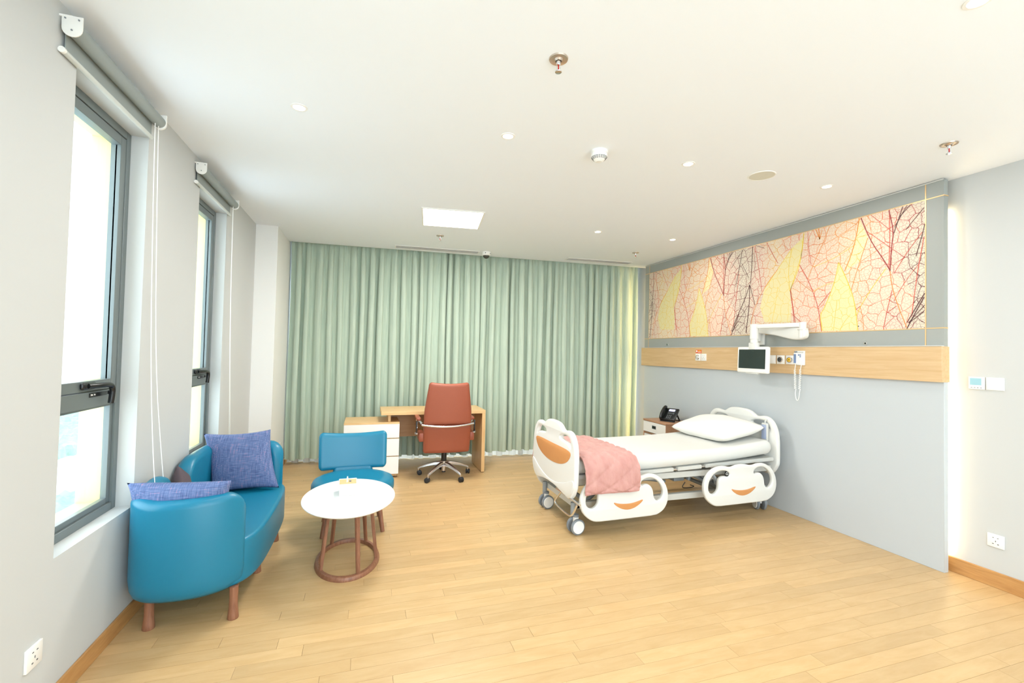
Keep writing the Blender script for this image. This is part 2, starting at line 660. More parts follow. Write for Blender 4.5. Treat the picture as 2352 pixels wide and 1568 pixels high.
# ================================================================== THE ROOM
H = 2.846
XL, XP, XR = -1.189, 3.966, 4.068
YF, YN = 5.789, 2.120            # far and near end of the headboard partition
Y0, Y1 = -1.9, 7.0
def ceil_edge(x):                # where the ceiling stops in front of the curtain pocket
    return 6.28 - (x - XL) * 0.068

b = MB()
b.box(XL - .2, XR + .2, Y0 - .2, Y1 + .2, -.16, -.006)
floor = struct(b.build('floor', M['floor_sub']), 'honey coloured wood plank floor of the whole room', 'floor')
# planks: rows run across the room; those near enough to tell apart are single pieces
PW, PL = 0.0865, 0.915
pl_mesh = {}
far = MB()
y = Y0
row = 0
while y < Y1:
    off = random.random() * PL
    x = XL - off
    near = 1.15 < y < 3.75
    gap = 0.0012
    while x < XR:
        a, c = max(x, XL), min(x + PL, XR)
        if c - a > 0.02:
            if near:
                key = round(c - a, 3)
                if key not in pl_mesh:
                    t = MB()
                    t.box(-key / 2 + gap / 2, key / 2 - gap / 2, -PW / 2 + gap / 2, PW / 2 - gap / 2, -.006, 0)
                    o = t.build('plank', M['plank'], floor, local=True)
                    pl_mesh[key] = o.data
                else:
                    o = bpy.data.objects.new('plank', pl_mesh[key])
                    C.objects.link(o)
                    o.parent = floor
                o.location = ((a + c) / 2, y + PW / 2, 0)
            else:
                far.box(a + gap / 2, c - gap / 2, y + gap / 2, y + PW - gap / 2, -.006, 0)
        x += PL
    y += PW
    row += 1
fo = far.build('plank_field', M['planks'], floor)
fo['kind'] = 'stuff'

# ceiling with a slanted rear edge; beyond it the curtain pocket
b = MB()
t = bmesh.new()
ring = [(XL - .2, Y0 - .2), (XR + .2, Y0 - .2), (XR + .2, ceil_edge(XR + .2)), (XL - .2, ceil_edge(XL - .2))]
for z in (0, 1):
    pass
vs0 = [t.verts.new((x, yy, H)) for x, yy in ring]
vs1 = [t.verts.new((x, yy, H + .14)) for x, yy in ring]
t.faces.new(vs0)
t.faces.new(vs1)
for k in range(4):
    t.faces.new((vs0[k], vs0[(k + 1) % 4], vs1[(k + 1) % 4], vs1[k]))
b.merge(t)
b.box(XL - .2, XR + .2, 5.6, Y1 + .2, H + .14, H + .26)
struct(b.build('ceiling', M['ceiling']), 'plain off-white plaster ceiling over the whole room', 'ceiling')

# left wall: inner leaf white, outer leaf yellow facade, with window openings
WZ0, WZ1 = 0.616, 2.652
WINS = [(-.66, .01), (0.82, 1.49), (2.335, 2.995), (3.80, 4.47)]
def wall_with_holes(bm_, x0, x1, wins, z0, z1, grow=0.0):
    bm_.box(x0, x1, Y0, Y1, 0, z0 + grow)
    bm_.box(x0, x1, Y0, Y1, z1 - grow, H + .2)
    ys = [Y0] + [v for w in wins for v in (w[0] + grow, w[1] - grow)] + [Y1]
    for k in range(0, len(ys), 2):
        bm_.box(x0, x1, ys[k], ys[k + 1], z0 + grow, z1 - grow)
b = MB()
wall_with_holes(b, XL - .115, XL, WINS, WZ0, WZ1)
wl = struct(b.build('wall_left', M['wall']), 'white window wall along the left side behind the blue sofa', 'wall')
b = MB()
wall_with_holes(b, XL - .235, XL - .115, WINS, WZ0, WZ1, 0.045)
b.build('facade', M['yellow'], wl)['label'] = 'yellow outer face of the wall'
# pier in the far left corner
XC, YC = -0.970, 5.535
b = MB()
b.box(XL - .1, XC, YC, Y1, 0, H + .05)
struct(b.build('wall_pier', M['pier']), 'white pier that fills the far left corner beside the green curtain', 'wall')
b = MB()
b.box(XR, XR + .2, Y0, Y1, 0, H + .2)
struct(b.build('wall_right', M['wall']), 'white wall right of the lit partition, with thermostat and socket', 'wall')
FWX0, FWX1, FWZ0, FWZ1 = -.85, 3.75, .12, 2.70  # opening added for cool daylight from behind the camera
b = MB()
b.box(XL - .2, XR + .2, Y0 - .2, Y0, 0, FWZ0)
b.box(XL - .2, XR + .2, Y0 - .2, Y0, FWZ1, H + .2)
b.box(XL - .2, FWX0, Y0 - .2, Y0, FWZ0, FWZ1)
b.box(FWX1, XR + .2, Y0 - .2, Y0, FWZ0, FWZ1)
struct(b.build('wall_front', M['wall']), 'white wall behind the viewpoint with an opening added for daylight', 'wall')
w6 = struct(tag(bpy.data.objects.new('window_6', None), 'unseen broad window added for daylight behind the viewpoint', 'window'))  # unseen window, added to brighten the ceiling and light the room frontally
C.objects.link(w6)
for k in range(4):
    x = FWX0 + k * (FWX1 - FWX0 - .06) / 3
    b = MB()
    b.box(x, x + .06, Y0 - .13, Y0 - .06, FWZ0, FWZ1)
    b.build('mullion', M['frame'], w6)
for z in (FWZ0, FWZ1 - .06):
    b = MB()
    b.box(FWX0, FWX1, Y0 - .12, Y0 - .07, z, z + .06)
    b.build('frame_rail', M['frame'], w6)
b = MB()
b.box(FWX0 + .03, FWX1 - .03, Y0 - .10, Y0 - .094, FWZ0 + .03, FWZ1 - .03)
b.build('pane', M['glass'], w6)
# rear wall with a broad window hidden by the curtains
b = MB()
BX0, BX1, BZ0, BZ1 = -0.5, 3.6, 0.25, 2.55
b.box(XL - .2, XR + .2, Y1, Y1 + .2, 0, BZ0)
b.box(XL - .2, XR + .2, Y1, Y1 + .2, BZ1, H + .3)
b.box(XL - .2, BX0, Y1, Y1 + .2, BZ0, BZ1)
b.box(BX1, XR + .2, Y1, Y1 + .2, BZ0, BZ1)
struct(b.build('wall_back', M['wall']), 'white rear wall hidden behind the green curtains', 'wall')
w3 = struct(tag(bpy.data.objects.new('window_3', None), 'broad rear window hidden behind the curtains', 'window'))
C.objects.link(w3)
b = MB()
for x in (BX0, BX0 + 1.35, BX0 + 2.72, BX1 - .06):
    b.box(x, x + .06, Y1 + .05, Y1 + .12, BZ0, BZ1)
for z in (BZ0, BZ1 - .06):
    b.box(BX0, BX1, Y1 + .06, Y1 + .11, z, z + .06)
b.build('window_frame', M['frame'], w3)
b = MB()
b.box(BX0 + .03, BX1 - .03, Y1 + .08, Y1 + .086, BZ0 + .03, BZ1 - .03)
b.build('pane', M['glass'], w3)

# skirting boards
b = MB()
b.box(XL, XL + .012, Y0, YC, 0, .085, .002, 1)
struct(b.build('baseboard_left', M['skirt']), 'low wooden skirting board along the left wall', 'skirting')
b = MB()
b.box(XC, XC + .012, YC - .012, Y1, 0, .085, .002, 1)
b.box(XL, XC + .012, YC - .012, YC, 0, .085, .002, 1)
struct(b.build('baseboard_pier', M['skirt']), 'wooden skirting board round the far left pier', 'skirting')
b = MB()
b.box(XR - .014, XR, Y0, Y1, 0, .105, .002, 1)
struct(b.build('baseboard_right', M['skirt']), 'wooden skirting board along the right wall, lit orange by the partition', 'skirting')

# headboard partition: panels, brass inlay, print and oak rail
TH = 0.046
PB = XP + TH
ZT, ZU, M1, M0 = 1.617, 1.357, 2.719, 1.751
part_ = struct(tag(bpy.data.objects.new('wall_partition', None), 'panelled headboard partition with leaf print, oak rail and pale lower panel', 'wall'))
C.objects.link(part_)
b = MB()
b.box(XP, PB, YN, YF, 0.0, ZU + .01, .002, 1)
b.build('lower_panel', M['panel_blue'], part_)['label'] = 'pale blue grey lower panel'
yA, yB = 2.233, 5.689
G = 0.004
def panel(y0, y1, z0, z1):
    b = MB()
    b.box(XP, PB, y0 + G, y1 - G, z0 + G, z1 - G, .0015, 1)
    b.build('grey_panel', M['panel_grey'], part_)
zt = H - .004
for y0, y1 in ((YN - G, yA), (yA, yB), (yB, YF + G)):
    panel(y0, y1, M1, zt)
    panel(y0, y1, ZT - .02, M0)
panel(YN - G, yA, M0, M1)
panel(yB, YF + G, M0, M1)
b = MB()
b.box(XP + .008, PB - .002, YN + .02, YF - .02, 0.01, H - .01)
b.build('backing_board', M['panel_grey'], part_)
for z in (M0, M1):
    b = MB()
    b.box(XP - .001, PB, YN - .003, YF + .003, z - G, z + G)
    b.build('brass_strip', M['brass'], part_)
for yy in (yA, yB):
    b = MB()
    b.box(XP - .0008, PB, yy - G, yy + G, ZT, zt)
    b.build('brass_strip', M['brass'], part_)
b = MB()
b.box(XP - .004, XP - .001, YN, YF, zt - .010, zt)
b.build('top_trim', M['lgrey'], part_)

rail = MB()
rail.box(XP - .030, PB + .012, YN - .002, YF + .035, ZU, ZT, .002, 1)
struct(rail.build('trim_1', M['rail']), 'oak service rail running across the partition above the bed', 'rail')
b = MB()
b.box(XP - .034, XP, YN, YF, ZT, ZT + .006)
struct(b.build('trim_2', M['lgrey']), 'thin pale edge strip on top of the oak rail', 'trim')

# leaf print: flat print on a thin sheet, veins and leaf shapes printed over the ground
MUR = tag(bpy.data.objects.new('leaf_mural', None), 'wide print of overlapping yellow, red and dark skeleton leaves on the partition', 'mural')
C.objects.link(MUR)
b = MB()
b.box(XP - .0012, XP - .0002, yA + G, yB - G, M0 + G, M1 - G)
b.build('print_sheet', M['mural'], MUR)
PER = 1.757
VEINS=[('m',2,[(2.48,2.711),(2.445,2.534),(2.462,2.401),(2.472,2.221)]),
('o',1.6,[(2.472,2.221),(2.458,2.098),(2.418,1.944),(2.353,1.762)]),
('k',1.5,[(2.383,2.712),(2.406,2.636),(2.445,2.519)]),
('m',2,[(2.693,2.709),(2.651,2.586),(2.599,2.462),(2.527,2.338),(2.472,2.229)]),
('r',1.2,[(2.651,2.586),(2.556,2.496),(2.462,2.401)]),
('r',1.1,[(2.615,2.711),(2.528,2.617),(2.445,2.519)]),
('o',2.2,[(2.709,2.713),(2.735,2.542),(2.782,2.388),(2.83,2.281)]),
('o',1.4,[(2.64,2.527),(2.703,2.34),(2.765,2.139),(2.773,2.1)]),
('o',1,[(2.521,2.429),(2.577,2.403),(2.696,2.339)]),
('y',1.2,[(2.739,2.494),(2.863,2.437),(2.983,2.393),(3.118,2.369)]),
('o',1.1,[(2.712,2.682),(2.864,2.606),(3.037,2.551)]),
('o',1.5,[(2.967,2.708),(3.037,2.551),(3.128,2.375),(3.174,2.262)]),
('r',1.2,[(3.177,2.709),(3.172,2.59),(3.142,2.395)]),
('y',1.6,[(3.216,2.709),(3.235,2.531),(3.273,2.41),(3.358,2.182)]),
('r',1.7,[(3.263,2.413),(3.174,2.257),(3.107,2.097),(3.07,1.979),(3.037,1.759)]),
('o',1.1,[(3.308,2.296),(3.222,2.21),(3.126,2.135)]),
('y',1.2,[(3.126,2.135),(3.017,2.182),(2.913,2.193)]),
('r',1.5,[(3.07,1.988),(3.007,2.06),(2.955,2.114)]),
('r',1.4,[(3.358,2.182),(3.331,2.03),(3.304,1.87),(3.283,1.768)]),
('y',1.8,[(2.884,2.366),(2.913,2.218),(2.955,2.097),(3.016,1.965),(3.051,1.916),(3.032,1.767)]),
('y',2.0,[(2.884,2.366),(2.83,2.248),(2.773,2.1),(2.741,1.974),(2.717,1.755)]),
('y',1.1,[(2.895,2.031),(2.911,1.906),(2.927,1.763)]),
('y',1,[(2.78,1.896),(2.844,1.818),(2.869,1.761)]),
('y',1.5,[(2.499,2.249),(2.598,2.117),(2.657,2.022),(2.698,1.954),(2.725,1.892)]),
('o',1.2,[(2.698,1.954),(2.675,1.849),(2.671,1.753)]),
('r',1.3,[(2.698,1.962),(2.733,1.933)]),
('r',1.4,[(2.242,2.44),(2.278,2.218),(2.303,2.02),(2.322,1.848)]),
('k',1.8,[(2.242,1.984),(2.303,1.861),(2.353,1.755)]),
('k',1.4,[(2.242,1.878),(2.34,1.798)]),
('r',1.2,[(2.254,2.479),(2.353,2.349),(2.445,2.194)]),
('r',1.3,[(2.458,2.061),(2.499,1.875),(2.519,1.755)]),
('r',1.1,[(2.425,1.937),(2.499,1.883)]),
('k',1.3,[(2.331,2.711),(2.406,2.636)]),
('k',1.1,[(2.242,2.662),(2.303,2.593),(2.36,2.527)]),
('r',0.9,[(2.278,2.239),(2.366,2.123),(2.445,1.976)]),
('o',2.2,[(3.097,2.716),(3.06,2.618)]),
('o',2.6,[(3.07,2.717),(3.06,2.614)]),
('o',1.6,[(3.038,2.692),(3.057,2.617)]),
('y',1.6,[(3.345,2.591),(3.502,2.413),(3.661,2.237)]),
('y',1.6,[(3.345,2.591),(3.384,2.393),(3.366,2.169)]),
('y',1.4,[(3.22,2.708),(3.256,2.4),(3.366,2.169)]),
('r',1.5,[(3.639,2.717),(3.565,2.577),(3.503,2.474)]),
('r',1.4,[(3.79,2.719),(3.719,2.371),(3.695,2.21)]),
('o',1.6,[(3.502,2.413),(3.607,2.307),(3.717,2.165),(3.811,1.983),(3.847,1.759)]),
('k',1.8,[(3.854,2.302),(3.913,2.154),(4.014,1.981),(4.109,1.802)]),
('k',2.2,[(3.854,2.302),(3.855,2.083),(3.898,1.777)]),
('k',1.4,[(3.854,2.302),(3.813,2.176),(3.783,2.076)]),
('k',1.4,[(3.961,2.707),(4.0,2.498),(4.05,2.304)]),
('k',1.8,[(3.819,2.71),(3.827,2.501),(3.844,2.309)]),
('k',1.1,[(3.969,2.559),(3.865,2.377)]),
('k',1.1,[(3.78,2.717),(3.666,2.661)]),
('k',1.2,[(3.861,2.084),(3.992,1.93),(4.098,1.801)]),
('r',1.6,[(4.234,2.73),(4.23,2.432),(4.238,2.242)]),
('k',1.2,[(4.11,2.713),(4.197,2.566)]),
('r',1.5,[(3.358,2.168),(3.332,2.005),(3.315,1.858)]),
('r',1.2,[(3.348,1.948),(3.237,1.854)]),
('o',1,[(3.437,2.686),(3.41,2.576)]),
('y',1.2,[(3.501,2.231),(3.534,2.022),(3.567,1.873)])]
LEAVES=[('y',[(2.884,2.366),(2.913,2.218),(2.955,2.097),(3.016,1.965),(3.051,1.916),(3.032,1.763),(2.717,1.755),(2.741,1.974),(2.773,2.1),(2.83,2.248)]),
('y',[(3.345,2.591),(3.502,2.413),(3.661,2.237),(3.715,2.039),(3.658,1.878),(3.355,1.86),(3.348,2.006),(3.366,2.169),(3.384,2.393)]),
('y',[(3.345,2.591),(3.219,2.679),(3.256,2.4),(3.366,2.169),(3.384,2.393)]),
('p',[(2.709,2.713),(2.64,2.527),(2.703,2.34),(2.83,2.281),(2.735,2.542)]),
('q',[(2.499,2.249),(2.598,2.117),(2.698,1.954),(2.671,1.753),(2.519,1.755),(2.458,2.098)]),
('q',[(2.472,2.221),(2.458,2.098),(2.418,1.944),(2.353,1.762),(2.322,1.848),(2.303,2.02),(2.366,2.123)])]
def clip_seg(p, q, y0, y1, z0, z1):
    t0, t1 = 0.0, 1.0
    d = (q[0] - p[0], q[1] - p[1])
    for k, lo, hi in ((0, y0, y1), (1, z0, z1)):
        if abs(d[k]) < 1e-9:
            if p[k] < lo or p[k] > hi:
                return None
        else:
            a, c = (lo - p[k]) / d[k], (hi - p[k]) / d[k]
            if a > c:
                a, c = c, a
            t0, t1 = max(t0, a), min(t1, c)
    if t0 >= t1:
        return None
    return ((p[0] + d[0] * t0, p[1] + d[1] * t0), (p[0] + d[0] * t1, p[1] + d[1] * t1))
def clip_poly(poly, lo, hi, k):
    for val, sgn in ((lo, 1), (hi, -1)):
        out = []
        for i in range(len(poly)):
            a, c = poly[i], poly[(i + 1) % len(poly)]
            ia, ic = sgn * (a[k] - val) >= 0, sgn * (c[k] - val) >= 0
            if ia:
                out.append(a)
            if ia != ic:
                t = (val - a[k]) / (c[k] - a[k])
                out.append((a[0] + (c[0] - a[0]) * t, a[1] + (c[1] - a[1]) * t))
        poly = out
        if not poly:
            break
    return poly
X0 = XP - .0012
LIM = (yA + G, yB - G, M0 + G, M1 - G)
layer = 0
for key, mt in (('q', 'leaf_peach'), ('p', 'leaf_pale'), ('y', 'leaf_yellow')):
    layer += 1
    b = MB()
    for kk, pts in LEAVES:
        if kk != key:
            continue
        for s in (0, 1, -1, 2):
            poly = [(p[0] + PER * s, p[1]) for p in pts]
            poly = clip_poly(clip_poly(poly, LIM[0], LIM[1], 0), LIM[2], LIM[3], 1)
            if len(poly) > 2:
                f = b.bm.faces.new([b.bm.verts.new((X0 - .0003 * layer, p[0], p[1])) for p in poly])
    b.build('printed_leaf', M[mt], MUR)['kind'] = 'stuff'
for key in 'yormk':
    layer += 1
    b = MB()
    xx = X0 - .0003 * layer
    for kk, wdt, pts in VEINS:
        if kk != key:
            continue
        pts = smooth_path([(p[0], p[1], 0) for p in pts], 1)
        for s in (0, 1, -1, 2):
            for i in range(len(pts) - 1):
                sg = clip_seg((pts[i][0] + PER * s, pts[i][1]), (pts[i + 1][0] + PER * s, pts[i + 1][1]), *LIM)
                if not sg:
                    continue
                p, q = sg
                d = Vector((q[0] - p[0], q[1] - p[1]))
                if d.length < 1e-4:
                    continue
                n = Vector((-d.y, d.x)).normalized() * (wdt * .0017)
                e = d.normalized() * .001
                b.bm.faces.new([b.bm.verts.new((xx, u, v)) for u, v in ((p[0] - e.x + n.x, p[1] - e.y + n.y), (q[0] + e.x + n.x, q[1] + e.y + n.y), (q[0] + e.x - n.x, q[1] + e.y - n.y), (p[0] - e.x - n.x, p[1] - e.y - n.y))])
    b.build('printed_vein', M['ink_' + key], MUR)['kind'] = 'stuff'

# LED strips behind both ends of the partition
for k, (yy, lab) in enumerate(((YN + .035, 'warm light strip behind the near end of the partition'), (YF - .03, 'warm light strip behind the far end of the partition next to the curtain'))):
    b = MB()
    b.box(XR - .020, XR - .010, yy - .006, yy + .006, .12, 2.62)
    t = tag(b.build('light_strip', M['led' if k == 0 else 'led_far']), lab, 'light strip')

# ------------------------------------------------------------------ windows in the left wall
FX0, FX1 = XL - .140, XL - .080      # frame depth
def window(n, y0, y1, label, handle=True):
    r = struct(tag(bpy.data.objects.new('window_%d' % n, None), label, 'window'))
    C.objects.link(r)
    fw = .042
    zt0, zt1 = 1.185, 1.262            # transom
    for nm, args in (('frame_jamb', (y0, y0 + fw, WZ0, WZ1)), ('frame_jamb', (y1 - fw, y1, WZ0, WZ1)), ('frame_head', (y0 + fw, y1 - fw, WZ1 - fw, WZ1)), ('frame_sill', (y0 + fw, y1 - fw, WZ0, WZ0 + fw)), ('transom', (y0 + fw, y1 - fw, zt0, zt1))):
        b = MB()
        b.box(FX0, FX1, *args, .002, 1)
        b.build(nm, M['frame'], r)
    # opening sash above
    g = .004
    a0, a1, c0, c1 = y0 + fw + g, y1 - fw - g, zt1 + g, WZ1 - fw - g
    sw = .050
    b = MB()
    sx0, sx1 = FX0 + .012, FX1 - .002
    b.box(sx0, sx1, a0, a0 + sw, c0, c1, .002, 1)
    b.box(sx0, sx1, a1 - sw, a1, c0, c1, .002, 1)
    b.box(sx0, sx1, a0 + sw, a1 - sw, c1 - sw, c1, .002, 1)
    b.box(sx0, sx1, a0 + sw, a1 - sw, c0, c0 + sw, .002, 1)
    s_ = b.build('opening_sash', M['frame'], r)
    b = MB()
    b.box(FX0 + .026, FX0 + .034, a0 + sw - .006, a1 - sw + .006, c0 + sw - .006, c1 - sw + .006)
    b.build('pane', M['glass'], s_)
    b = MB()
    gk = .007
    for q in ((a0 + sw - gk, a0 + sw, c0 + sw, c1 - sw), (a1 - sw, a1 - sw + gk, c0 + sw, c1 - sw)):
        b.box(FX0 + .034, FX0 + .040, q[0], q[1], q[2], q[3])
    b.build('gasket', M['blackrub'], s_)
    # fixed light below
    b = MB()
    bw = .028
    l0, l1, d0, d1 = y0 + fw, y1 - fw, WZ0 + fw, zt0
    for q in ((l0, l0 + bw, d0, d1), (l1 - bw, l1, d0, d1), (l0 + bw, l1 - bw, d0, d0 + bw), (l0 + bw, l1 - bw, d1 - .012, d1)):
        b.box(FX0 + .02, FX1 - .012, *q, .002, 1)
    f_ = b.build('fixed_light_bead', M['frame'], r)
    b = MB()
    b.box(FX0 + .026, FX0 + .034, l0 + bw - .006, l1 - bw + .006, d0 + bw - .006, d1 - .006)
    b.build('pane', M['glass'], f_)
    if handle:
        hy = (y0 + y1) / 2 + .02
        b = MB()
        b.box(FX1 - .002, FX1 + .016, hy - .062, hy + .052, 1.277, 1.311, .010, 3)
        hd = b.build('handle_base', M['black'], r)
        b = MB()
        b.tube(smooth_path([(FX1 + .012, hy - .02, 1.294), (FX1 + .034, hy + .06, 1.294), (FX1 + .036, hy + .135, 1.290), (FX1 + .036, hy + .150, 1.268), (FX1 + .034, hy + .150, 1.235), (FX1 + .030, hy + .150, 1.196)], 2),
               .0132, 10)
        b.build('lever', M['black'], hd)
        b = MB()
        b.box(FX1 - .001, FX1 + .004, hy + .018, hy + .170, 1.236, 1.256, .001, 1)
        b.box(FX1 - .001, FX1 + .006, hy + .182, hy + .198, 1.238, 1.256, .001, 1)
        pl = b.build('stay_plate', M['black'], r)
        b = MB()
        for k, q in enumerate((.026, .032, .038, .052, .059)):
            b.box(FX1 + .0035, FX1 + .0046, hy + q, hy + q + .0042, 1.243 + .001 * (k % 2), 1.251 - .001 * (k % 3))
        b.build('printed_marks', M['white'], pl)
    return r
window(1, *WINS[2], 'tall grey framed window nearest the viewpoint, with black lever handle')
window(2, *WINS[3], 'tall grey framed window farther back, behind the sofa')
window(4, *WINS[1], 'tall grey framed window added for daylight beside the viewpoint, outside the picture', False)  # unseen, added to let in more daylight beside the camera
window(5, *WINS[0], 'tall grey framed window added for daylight behind the viewpoint, outside the picture', False)  # unseen too, added for daylight from behind the camera
# daylight portals at the glazing
def portal(loc, rot, sx, sy):
    o = area('daylight_portal', loc, rot, sx, sy, 1, (1, 1, 1))
    o.data.cycles.is_portal = True
for w in WINS:
    portal((XL - .24, (w[0] + w[1]) / 2, (WZ0 + WZ1) / 2), (0, -PI / 2, 0), WZ1 - WZ0, w[1] - w[0])
portal(((FWX0 + FWX1) / 2, Y0 - .21, (FWZ0 + FWZ1) / 2), (PI / 2, 0, 0), FWX1 - FWX0, FWZ1 - FWZ0)
portal(((BX0 + BX1) / 2, Y1 + .21, (BZ0 + BZ1) / 2), (-PI / 2, 0, 0), BX1 - BX0, BZ1 - BZ0)

# roller blinds
def blind(y0, y1, label, chain):
    r = thing('roller_blind', label, 'blind', (XL, (y0 + y1) / 2, 2.75), 0, 'roller blinds above the windows')
    xc, zc, rt = XL + .042, 2.752, .031
    b = MB()
    b.cyl((xc, y0 + .01, zc), (xc, y1 - .015, zc), rt, seg=24)
    b.build('fabric_roll', M['blindfab'], r)
    b = MB()
    b.box(XL + .010, XL + .0125, y0 + .02, y1 - .03, 2.662, zc)
    b.build('hanging_fabric', M['blindfab'], r)
    b = MB()
    b.cyl((XL + .0125, y0 + .006, 2.655), (XL + .0125, y1 - .03, 2.655), .0115, seg=14)
    br = b.build('bottom_rail', M['blindrail'], r)
    b = MB()
    b.cyl((XL + .0125, y0 - .004, 2.655), (XL + .0125, y0 + .008, 2.655), .0125, seg=14)
    b.build('end_cap', M['white'], br)
    for yy, t in ((y0, .005), (y1 - .012, .012)):
        ring = [(-.034, .044), (.034, .044), (.034, -.006)] + [(.034 * math.cos(a), -.006 - .034 * math.sin(a)) for a in [PI * k / 10 for k in range(1, 10)]] + [(-.034, -.006)]
        b = MB()
        b.prism(ring, [], t, frame((xc, yy, zc), (1, 0, 0), (0, 0, 1)), .001, 1)
        b.box(XL, xc, yy - .003, yy + .003, zc + .036, zc + .044)
        bk = b.build('bracket', M['white'], r)
        if yy == y0:
            for q in ((-.022, .03), (.022, .03), (0, -.014)):
                b = MB()
                b.cyl((xc + q[0], yy - .006, zc + q[1]), (xc + q[0], yy, zc + q[1]), .003, seg=8)
                b.build('screw', M['greyp'], bk)
    b = MB()
    b.tube(smooth_path(chain, 2), .0021, 6)
    b.build('pull_chain', M['whitem'], r)
    return r
blind(2.215, 3.02, 'grey roller blind rolled up over the nearest window', [(XL + .045, 2.945, 2.74), (XL + .047, 2.955, 2.3), (XL + .055, 2.985, 1.4), (XL + .085, 3.00, .80), (XL + .10, 3.02, .62), (XL + .10, 3.06, .56), (XL + .10, 3.13, .62), (XL + .085, 3.11, .80), (XL + .06, 3.03, 1.4), (XL + .05, 2.995, 2.3), (XL + .047, 2.98, 2.74)])
blind(3.685, 4.545, 'grey roller blind rolled up over the window behind the sofa', [(XL + .045, 4.47, 2.74), (XL + .045, 4.50, 1.8), (XL + .05, 4.58, .9), (XL + .05, 4.60, .62), (XL + .05, 4.62, .60), (XL + .05, 4.64, .62), (XL + .05, 4.60, .9), (XL + .045, 4.51, 1.8), (XL + .045, 4.475, 2.74)])

# ------------------------------------------------------------------ outside
b = MB()
b.box(-420, 420, -420, 420, -18.4, -18)
ga = mat('pale_ground', (236, 240, 242), 0.9, var=0.12, vscale=0.05)
struct(b.build('ground', ga), 'hazy pale ground far below the windows', 'ground')
b = MB()
rng = random.Random(3)
def canopy(u, v):
    x, y = -14 - 100 * u, 24 + 170 * v
    p = Vector((x, y, 0))
    z = -16.6 + 1.3 * noise.noise(p * .33) + .75 * noise.noise(p * .95 + Vector((5, 0, 0))) + .4 * noise.noise(p * 2.3)
    if noise.noise(p * .06 + Vector((3, 7, 0))) > .18:
        z = -18.3
    return (x, y, z)
b.grid(150, 230, canopy)
tr = b.build('treetops', mat('tree_green', (118, 140, 130), 0.9, var=0.5, vscale=1.1))
tag(tr, 'hazy green treetops far below the nearest window', 'trees')
tr['kind'] = 'stuff'

# ================================================================== CEILING FITTINGS
def downlight(loc, label, light=True):
    r = thing('downlight', label, 'ceiling light', loc, 0, 'round downlights in the ceiling')
    b = MB()
    b.lathe([(.030, 0.0), (.032, -.004), (.043, -.003), (.0445, 0.0)])
    b.build('trim_ring', M['white'], r, local=True)
    b = MB()
    b.lathe([(0, -.0012), (.032, -.0012), (.032, 0.0), (0, 0.0)])
    b.build('lens', M['lamp'], r, local=True)
    l = area('downlight_glow', (0, 0, -.006), (0, 0, 0), .07, .07, DOWNLIGHT_W, (1.0, .965, .91), 'DISK')
    l.parent = r
    return r
for x, y, lab in (
    (-.397, 2.738, 'small round downlight nearest the window wall'),
    (.800, 2.643, 'small round downlight second from the window wall in the middle row'),
    (2.102, 2.583, 'small round downlight between smoke detector and round ceiling speaker'),
    (3.366, 2.543, 'small round downlight close to the leaf print'),
    (2.377, 4.373, 'small round downlight far back, in front of the right ceiling vent'),
    (3.326, 4.337, 'small round downlight far back, close to the partition'),
    (2.125, 1.031, 'round downlight cut off by the top edge of the picture'),
    (-.397, 1.05, 'added round downlight above the viewpoint, beside the window wall'),  # this one and the four below are unseen, added for more light
    (.800, 1.04, 'added round downlight above the viewpoint, in the middle of the room'),
    (3.366, 1.02, 'added round downlight above the viewpoint, beside the right wall'),
    (.800, -.60, 'added round downlight behind the viewpoint, in the middle of the room'),
    (2.125, -.60, 'added round downlight behind the viewpoint, towards the right wall')):
    downlight((x, y, H), lab)

def led_panel(c, ang, label):
    r = thing('ceiling_light_panel', label, 'ceiling light', c, ang)
    b = MB()
    s = .303
    for q in ((-s, s, -s, -s + .016), (-s, s, s - .016, s), (-s, -s + .016, -s + .016, s - .016), (s - .016, s, -s + .016, s - .016)):
        b.box(q[0], q[1], q[2], q[3], -.008, 0)
    b.build('frame', M['white'], r, local=True)
    b = MB()
    b.box(-s + .016, s - .016, -s + .016, s - .016, -.004, 0)
    b.build('diffuser', M['lamp'], r, local=True)
    l = area('panel_glow', (0, 0, -.012), (0, 0, 0), .56, .56, PANEL_W, (1.0, .97, .92))
    l.parent = r
led_panel((.793, 4.51, H), -.13, 'square white light panel shining in the ceiling over the desk')
led_panel((.793, -1.3, H), 0, 'added square white light panel in the ceiling behind the viewpoint')  # unseen second panel, added for more light from the camera side

def sprinkler(loc, label, s=1.0):
    r = thing('sprinkler', label, 'sprinkler', loc, random.random(), 'fire sprinklers in the ceiling')
    b = MB()
    b.lathe([(.014, -.012), (.020, -.004), (.034, -.003), (.042, -.006), (.044, 0)])
    b.build('escutcheon', M['sprink'], r, local=True)
    b = MB()
    b.lathe([(0, -.030), (.008, -.030), (.010, -.026), (.010, 0), (0, 0)], seg=14)
    b.build('body', M['chrome'], r, local=True)
    b = MB()
    for sg in (-1, 1):
        b.tube([(sg * .008, 0, -.028), (sg * .012, 0, -.040), (sg * .010, 0, -.052), (sg * .003, 0, -.058)], .0022, 6)
    b.build('frame_arm', M['chrome'], r, local=True)
    b = MB()
    b.lathe([(0, -.064), (.015, -.063), (.016, -.060), (.004, -.058), (0, -.058)], seg=16)
    b.build('deflector', M['chrome'], r, local=True)
    b = MB()
    b.cyl((0, 0, -.031), (0, 0, -.055), .0032, seg=8)
    b.build('bulb', M['red'], r, local=True)
sprinkler((.797, 1.864, H), 'sprinkler nearest the viewpoint, high in the middle of the ceiling')
sprinkler((.783, 5.227, H), 'sprinkler between the square light panel and the left ceiling vent')
sprinkler((3.32, 5.076, H), 'sprinkler in the far right corner of the ceiling')
sprinkler((3.375, 1.778, H), 'sprinkler above the near end of the partition')

